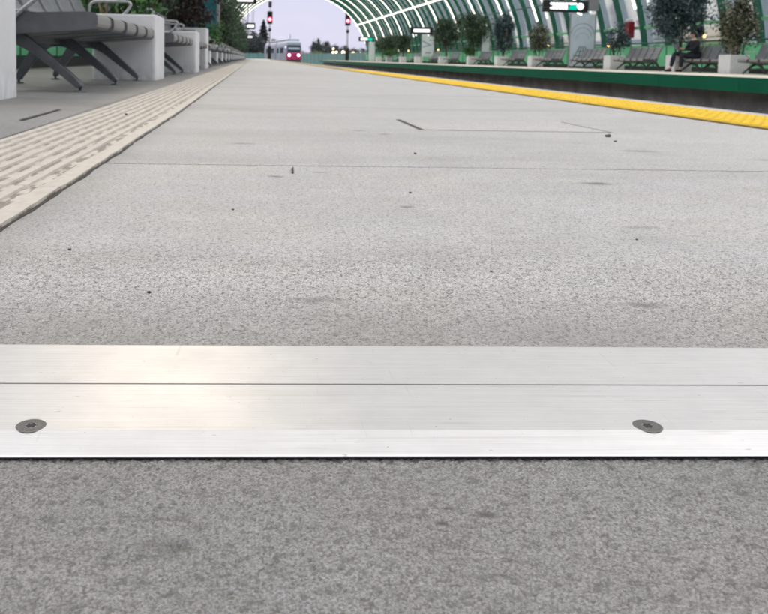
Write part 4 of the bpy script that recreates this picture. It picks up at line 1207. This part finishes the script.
def building(x0, x1, y0, y1, h, mat, label, floors, bays, gable=False):
    root = empty('building', (x0, y0, -1.25)); tag(root, label, 'building')
    W, D = x1 - x0, y1 - y0
    MB().box(0, W, 0, D, 0, h).build('wall', mat, root)
    if gable: MB().prism([(-.3, h), (W + .3, h), (W / 2, h + 1.1)], 'y', -.3, D + .3).build('roof', M['rooftile'], root)
    else: MB().box(-.15, W + .15, -.15, D + .15, h, h + .35).build('roof', M['greypaint'], root)
    fh = h / floors
    for f in range(floors):
        for b in range(bays):
            yy = D * (b + .5) / bays; zz = f * fh + fh * .35
            fr_ = MB().box(-.05, .02, yy - .65, yy + .65, zz, zz + fh * .48).build('window', M['poster_white'], root)
            MB().box(-.065, -.051, yy - .55, yy + .55, zz + .08, zz + fh * .48 - .08).build('pane', M['darkglass'], fr_)
building(24, 25.8, 44, 46.5, 3.5, M['brick'], 'small terracotta kiosk lit by the large orange lamp', 1, 1)
building(40, 43, 79, 82.5, 6.4, M['farwall'], 'grey block of flats seen through the glass left of the seated person', 3, 2)
building(60, 76, 150, 190, 4.6, M['farwall'], 'larger grey block far off behind the street trees', 2, 9)
building(-26, -12, 30, 60, 6.0, M['brick'], 'brown building glimpsed beyond the left-hand wall', 2, 6)

# ------------------------------------------------------------------ seated person
def skin(name, pts, edges, radii, mat, parent, sub=2, root_i=0):
    me = bpy.data.meshes.new(name); me.from_pydata([tuple(p) for p in pts], edges, [])
    o = bpy.data.objects.new(name, me); col.objects.link(o); o.parent = parent
    o.modifiers.new('skin', 'SKIN'); sd_ = me.skin_vertices[0].data
    for i, r in enumerate(radii): sd_[i].radius = r if isinstance(r, tuple) else (r, r)
    sd_[root_i].use_root = True
    s = o.modifiers.new('sub', 'SUBSURF'); s.levels = s.render_levels = sub
    me.materials.append(mat); return o
per = empty('person', (14.0, 26.05, 0))
tag(per, 'person in dark suit sitting on a bench holding a tablet on the knees', 'person')
def chain(lists):
    pts, ed, rad = [], [], []
    for ch, link in lists:
        prev = link
        for p, r in ch:
            pts.append(p); rad.append(r)
            if prev is not None: ed.append((prev, len(pts) - 1))
            prev = len(pts) - 1
    return pts, ed, rad
# local: faces -x, +y is its left... hips at the origin's x
spine = [((-.02, 0, .50), (.125, .15)), ((-.02, 0, .66), (.115, .14)), ((-.03, 0, .84), (.115, .165)), ((-.06, 0, .98), (.09, .14)), ((-.075, 0, 1.06), (.05, .052)), ((-.10, 0, 1.13), (.06, .06)), ((-.115, 0, 1.19), (.088, .078)), ((-.105, 0, 1.25), (.082, .074)), ((-.09, 0, 1.285), (.05, .05))]
lists = [(spine, None)]
def hand(wr, d, s):
    """five finger chains fanning from the wrist, curled towards the tablet"""
    out = []
    palm = (wr[0] + d[0] * .07, wr[1] + d[1] * .07, wr[2] + d[2] * .07)
    out.append(([(palm, (.020, .034))], 'w'))
    for i, (off, ln) in enumerate(((-.028, .060), (-.009, .072), (.010, .068), (.028, .052))):
        b = (palm[0] - .030, palm[1] + off, palm[2] + .012)
        out.append(([(b, .0095), ((b[0] - ln * .5, b[1], b[2] + .012), .0085), ((b[0] - ln * .75, b[1] + s * .008, b[2] + ln * .35), .007)], 'p'))
    tb = (wr[0] + d[0] * .03, wr[1] + s * .035, wr[2] + .02)
    out.append(([(tb, .011), ((tb[0] - .03, tb[1] + s * .012, tb[2] + .03), .009), ((tb[0] - .05, tb[1] + s * .012, tb[2] + .05), .007)], 'w'))
    return out
arms = {}
for s in (-1, 1):
    sh = (-.05, s * .185, .955); el = (-.20, s * .225, .72); wr = (-.47, s * .115, .72)
    arms[s] = (sh, el, wr)
    lists.append(([(sh, .058), (((sh[0] + el[0]) / 2, s * .215, .84), .047), (el, .042), (((el[0] + wr[0]) / 2, s * .175, .715), .037), (wr, .026)], 3))
legs = {-1: ((-.03, -.10, .48), (-.52, -.13, .545), (-.52, -.13, .11), (-.66, -.14, .055)), 1: ((-.03, .10, .48), (-.60, .15, .60), (-.70, .16, .12), (-.86, .17, .055))}
for s in (-1, 1):
    hp, kn, an, to = legs[s]
    lists.append(([(hp, .088), (tuple((a + b) / 2 for a, b in zip(hp, kn)), .075), (kn, .058), (tuple((a * .6 + b * .4) for a, b in zip(kn, an)), .055), (an, .034), (to, (.014, .012))], 0))
pts, ed, rad = chain(lists)
# hands join the body at the wrists
wi = {s: [i for i, p in enumerate(pts) if p == arms[s][2]][0] for s in (-1, 1)}
for s in (-1, 1):
    palm_i = None
    for ch, where in hand(arms[s][2], (-.95, 0, .2), -s):
        prev = wi[s] if where == 'w' else palm_i
        for k, (p, r) in enumerate(ch):
            pts.append(p); rad.append(r); ed.append((prev, len(pts) - 1)); prev = len(pts) - 1
        if where == 'w' and palm_i is None: palm_i = prev
skin('body', pts, ed, rad, M['skin'], per, 2, 0)
# nose, ears, eyes on the face
fb = MB().ball((-.195, 0, 1.185), (.016, .012, .020), 8, 6)
for s in (-1, 1): fb.ball((-.105, s * .078, 1.195), (.018, .009, .028), 8, 6)
fb.ball((-.182, 0, 1.148), (.012, .024, .006), 8, 6)
fb.build('face_features', M['skin'], per)
eb = MB()
for s in (-1, 1): eb.ball((-.181, s * .030, 1.207), (.010, .011, .008), 8, 6)
eb.build('eyes', M['hair'], per)
hm = MB(); hm.ball((-.083, 0, 1.232), (.105, .094, .085), 14, 10); hm.ball((-.04, 0, 1.19), (.066, .085, .09), 12, 8)
hm.build('hair', M['hair'], per)
# clothes
jl = [([((-.01, 0, .47), (.150, .19)), ((-.01, 0, .64), (.140, .17)), ((-.03, 0, .84), (.138, .19)), ((-.055, 0, .985), (.10, .155)), ((-.07, 0, 1.035), (.062, .066))], None)]
for s in (-1, 1):
    sh, el, wr = arms[s]; w2 = tuple(a * .1 + b * .9 for a, b in zip(el, wr))
    jl.append(([(sh, .073), (((sh[0] + el[0]) / 2, s * .215, .84), .061), (el, .056), (((el[0] + wr[0]) / 2, s * .175, .715), .050), (w2, .040)], 3))
p_, e_, r__ = chain(jl); skin('jacket', p_, e_, r__, M['suit'], per, 2)
tl = [([((-.03, 0, .49), (.145, .175))], None)]
for s in (-1, 1):
    hp, kn, an, to = legs[s]
    tl.append(([(hp, .105), (tuple((a + b) / 2 for a, b in zip(hp, kn)), .095), (kn, .078), (tuple((a * .5 + b * .5) for a, b in zip(kn, an)), .076), (tuple(a * .08 + b * .92 for a, b in zip(kn, an)), .062)], 0))
p_, e_, r__ = chain(tl); skin('trousers', p_, e_, r__, M['trouser'], per, 2)
for s in (-1, 1):
    hp, kn, an, to = legs[s]
    skin('shoe', [(an[0] + .04, an[1], .045), (an[0] - .04, an[1], .055), (to[0], to[1], .040), (to[0] - .05, to[1], .034)], [(0, 1), (1, 2), (2, 3)], [(.042, .042), (.046, .055), (.040, .038), (.026, .030)], M['black'], per, 2)
MB().tube([(-.072, 0, 1.035), (-.085, 0, 1.075)], [.070, .062], 14, caps=False).build('collar', M['shirt'], per)
tb_ = MB().box(-.012, .012, -.13, .13, 0, .20).build('tablet', M['tablet'], None, .006, loc=(13.40, 26.05, .70)); tb_.rotation_euler = (0, R(-22), 0)
tag(tb_, 'dark blue tablet held upright on the knees of the seated person', 'tablet')
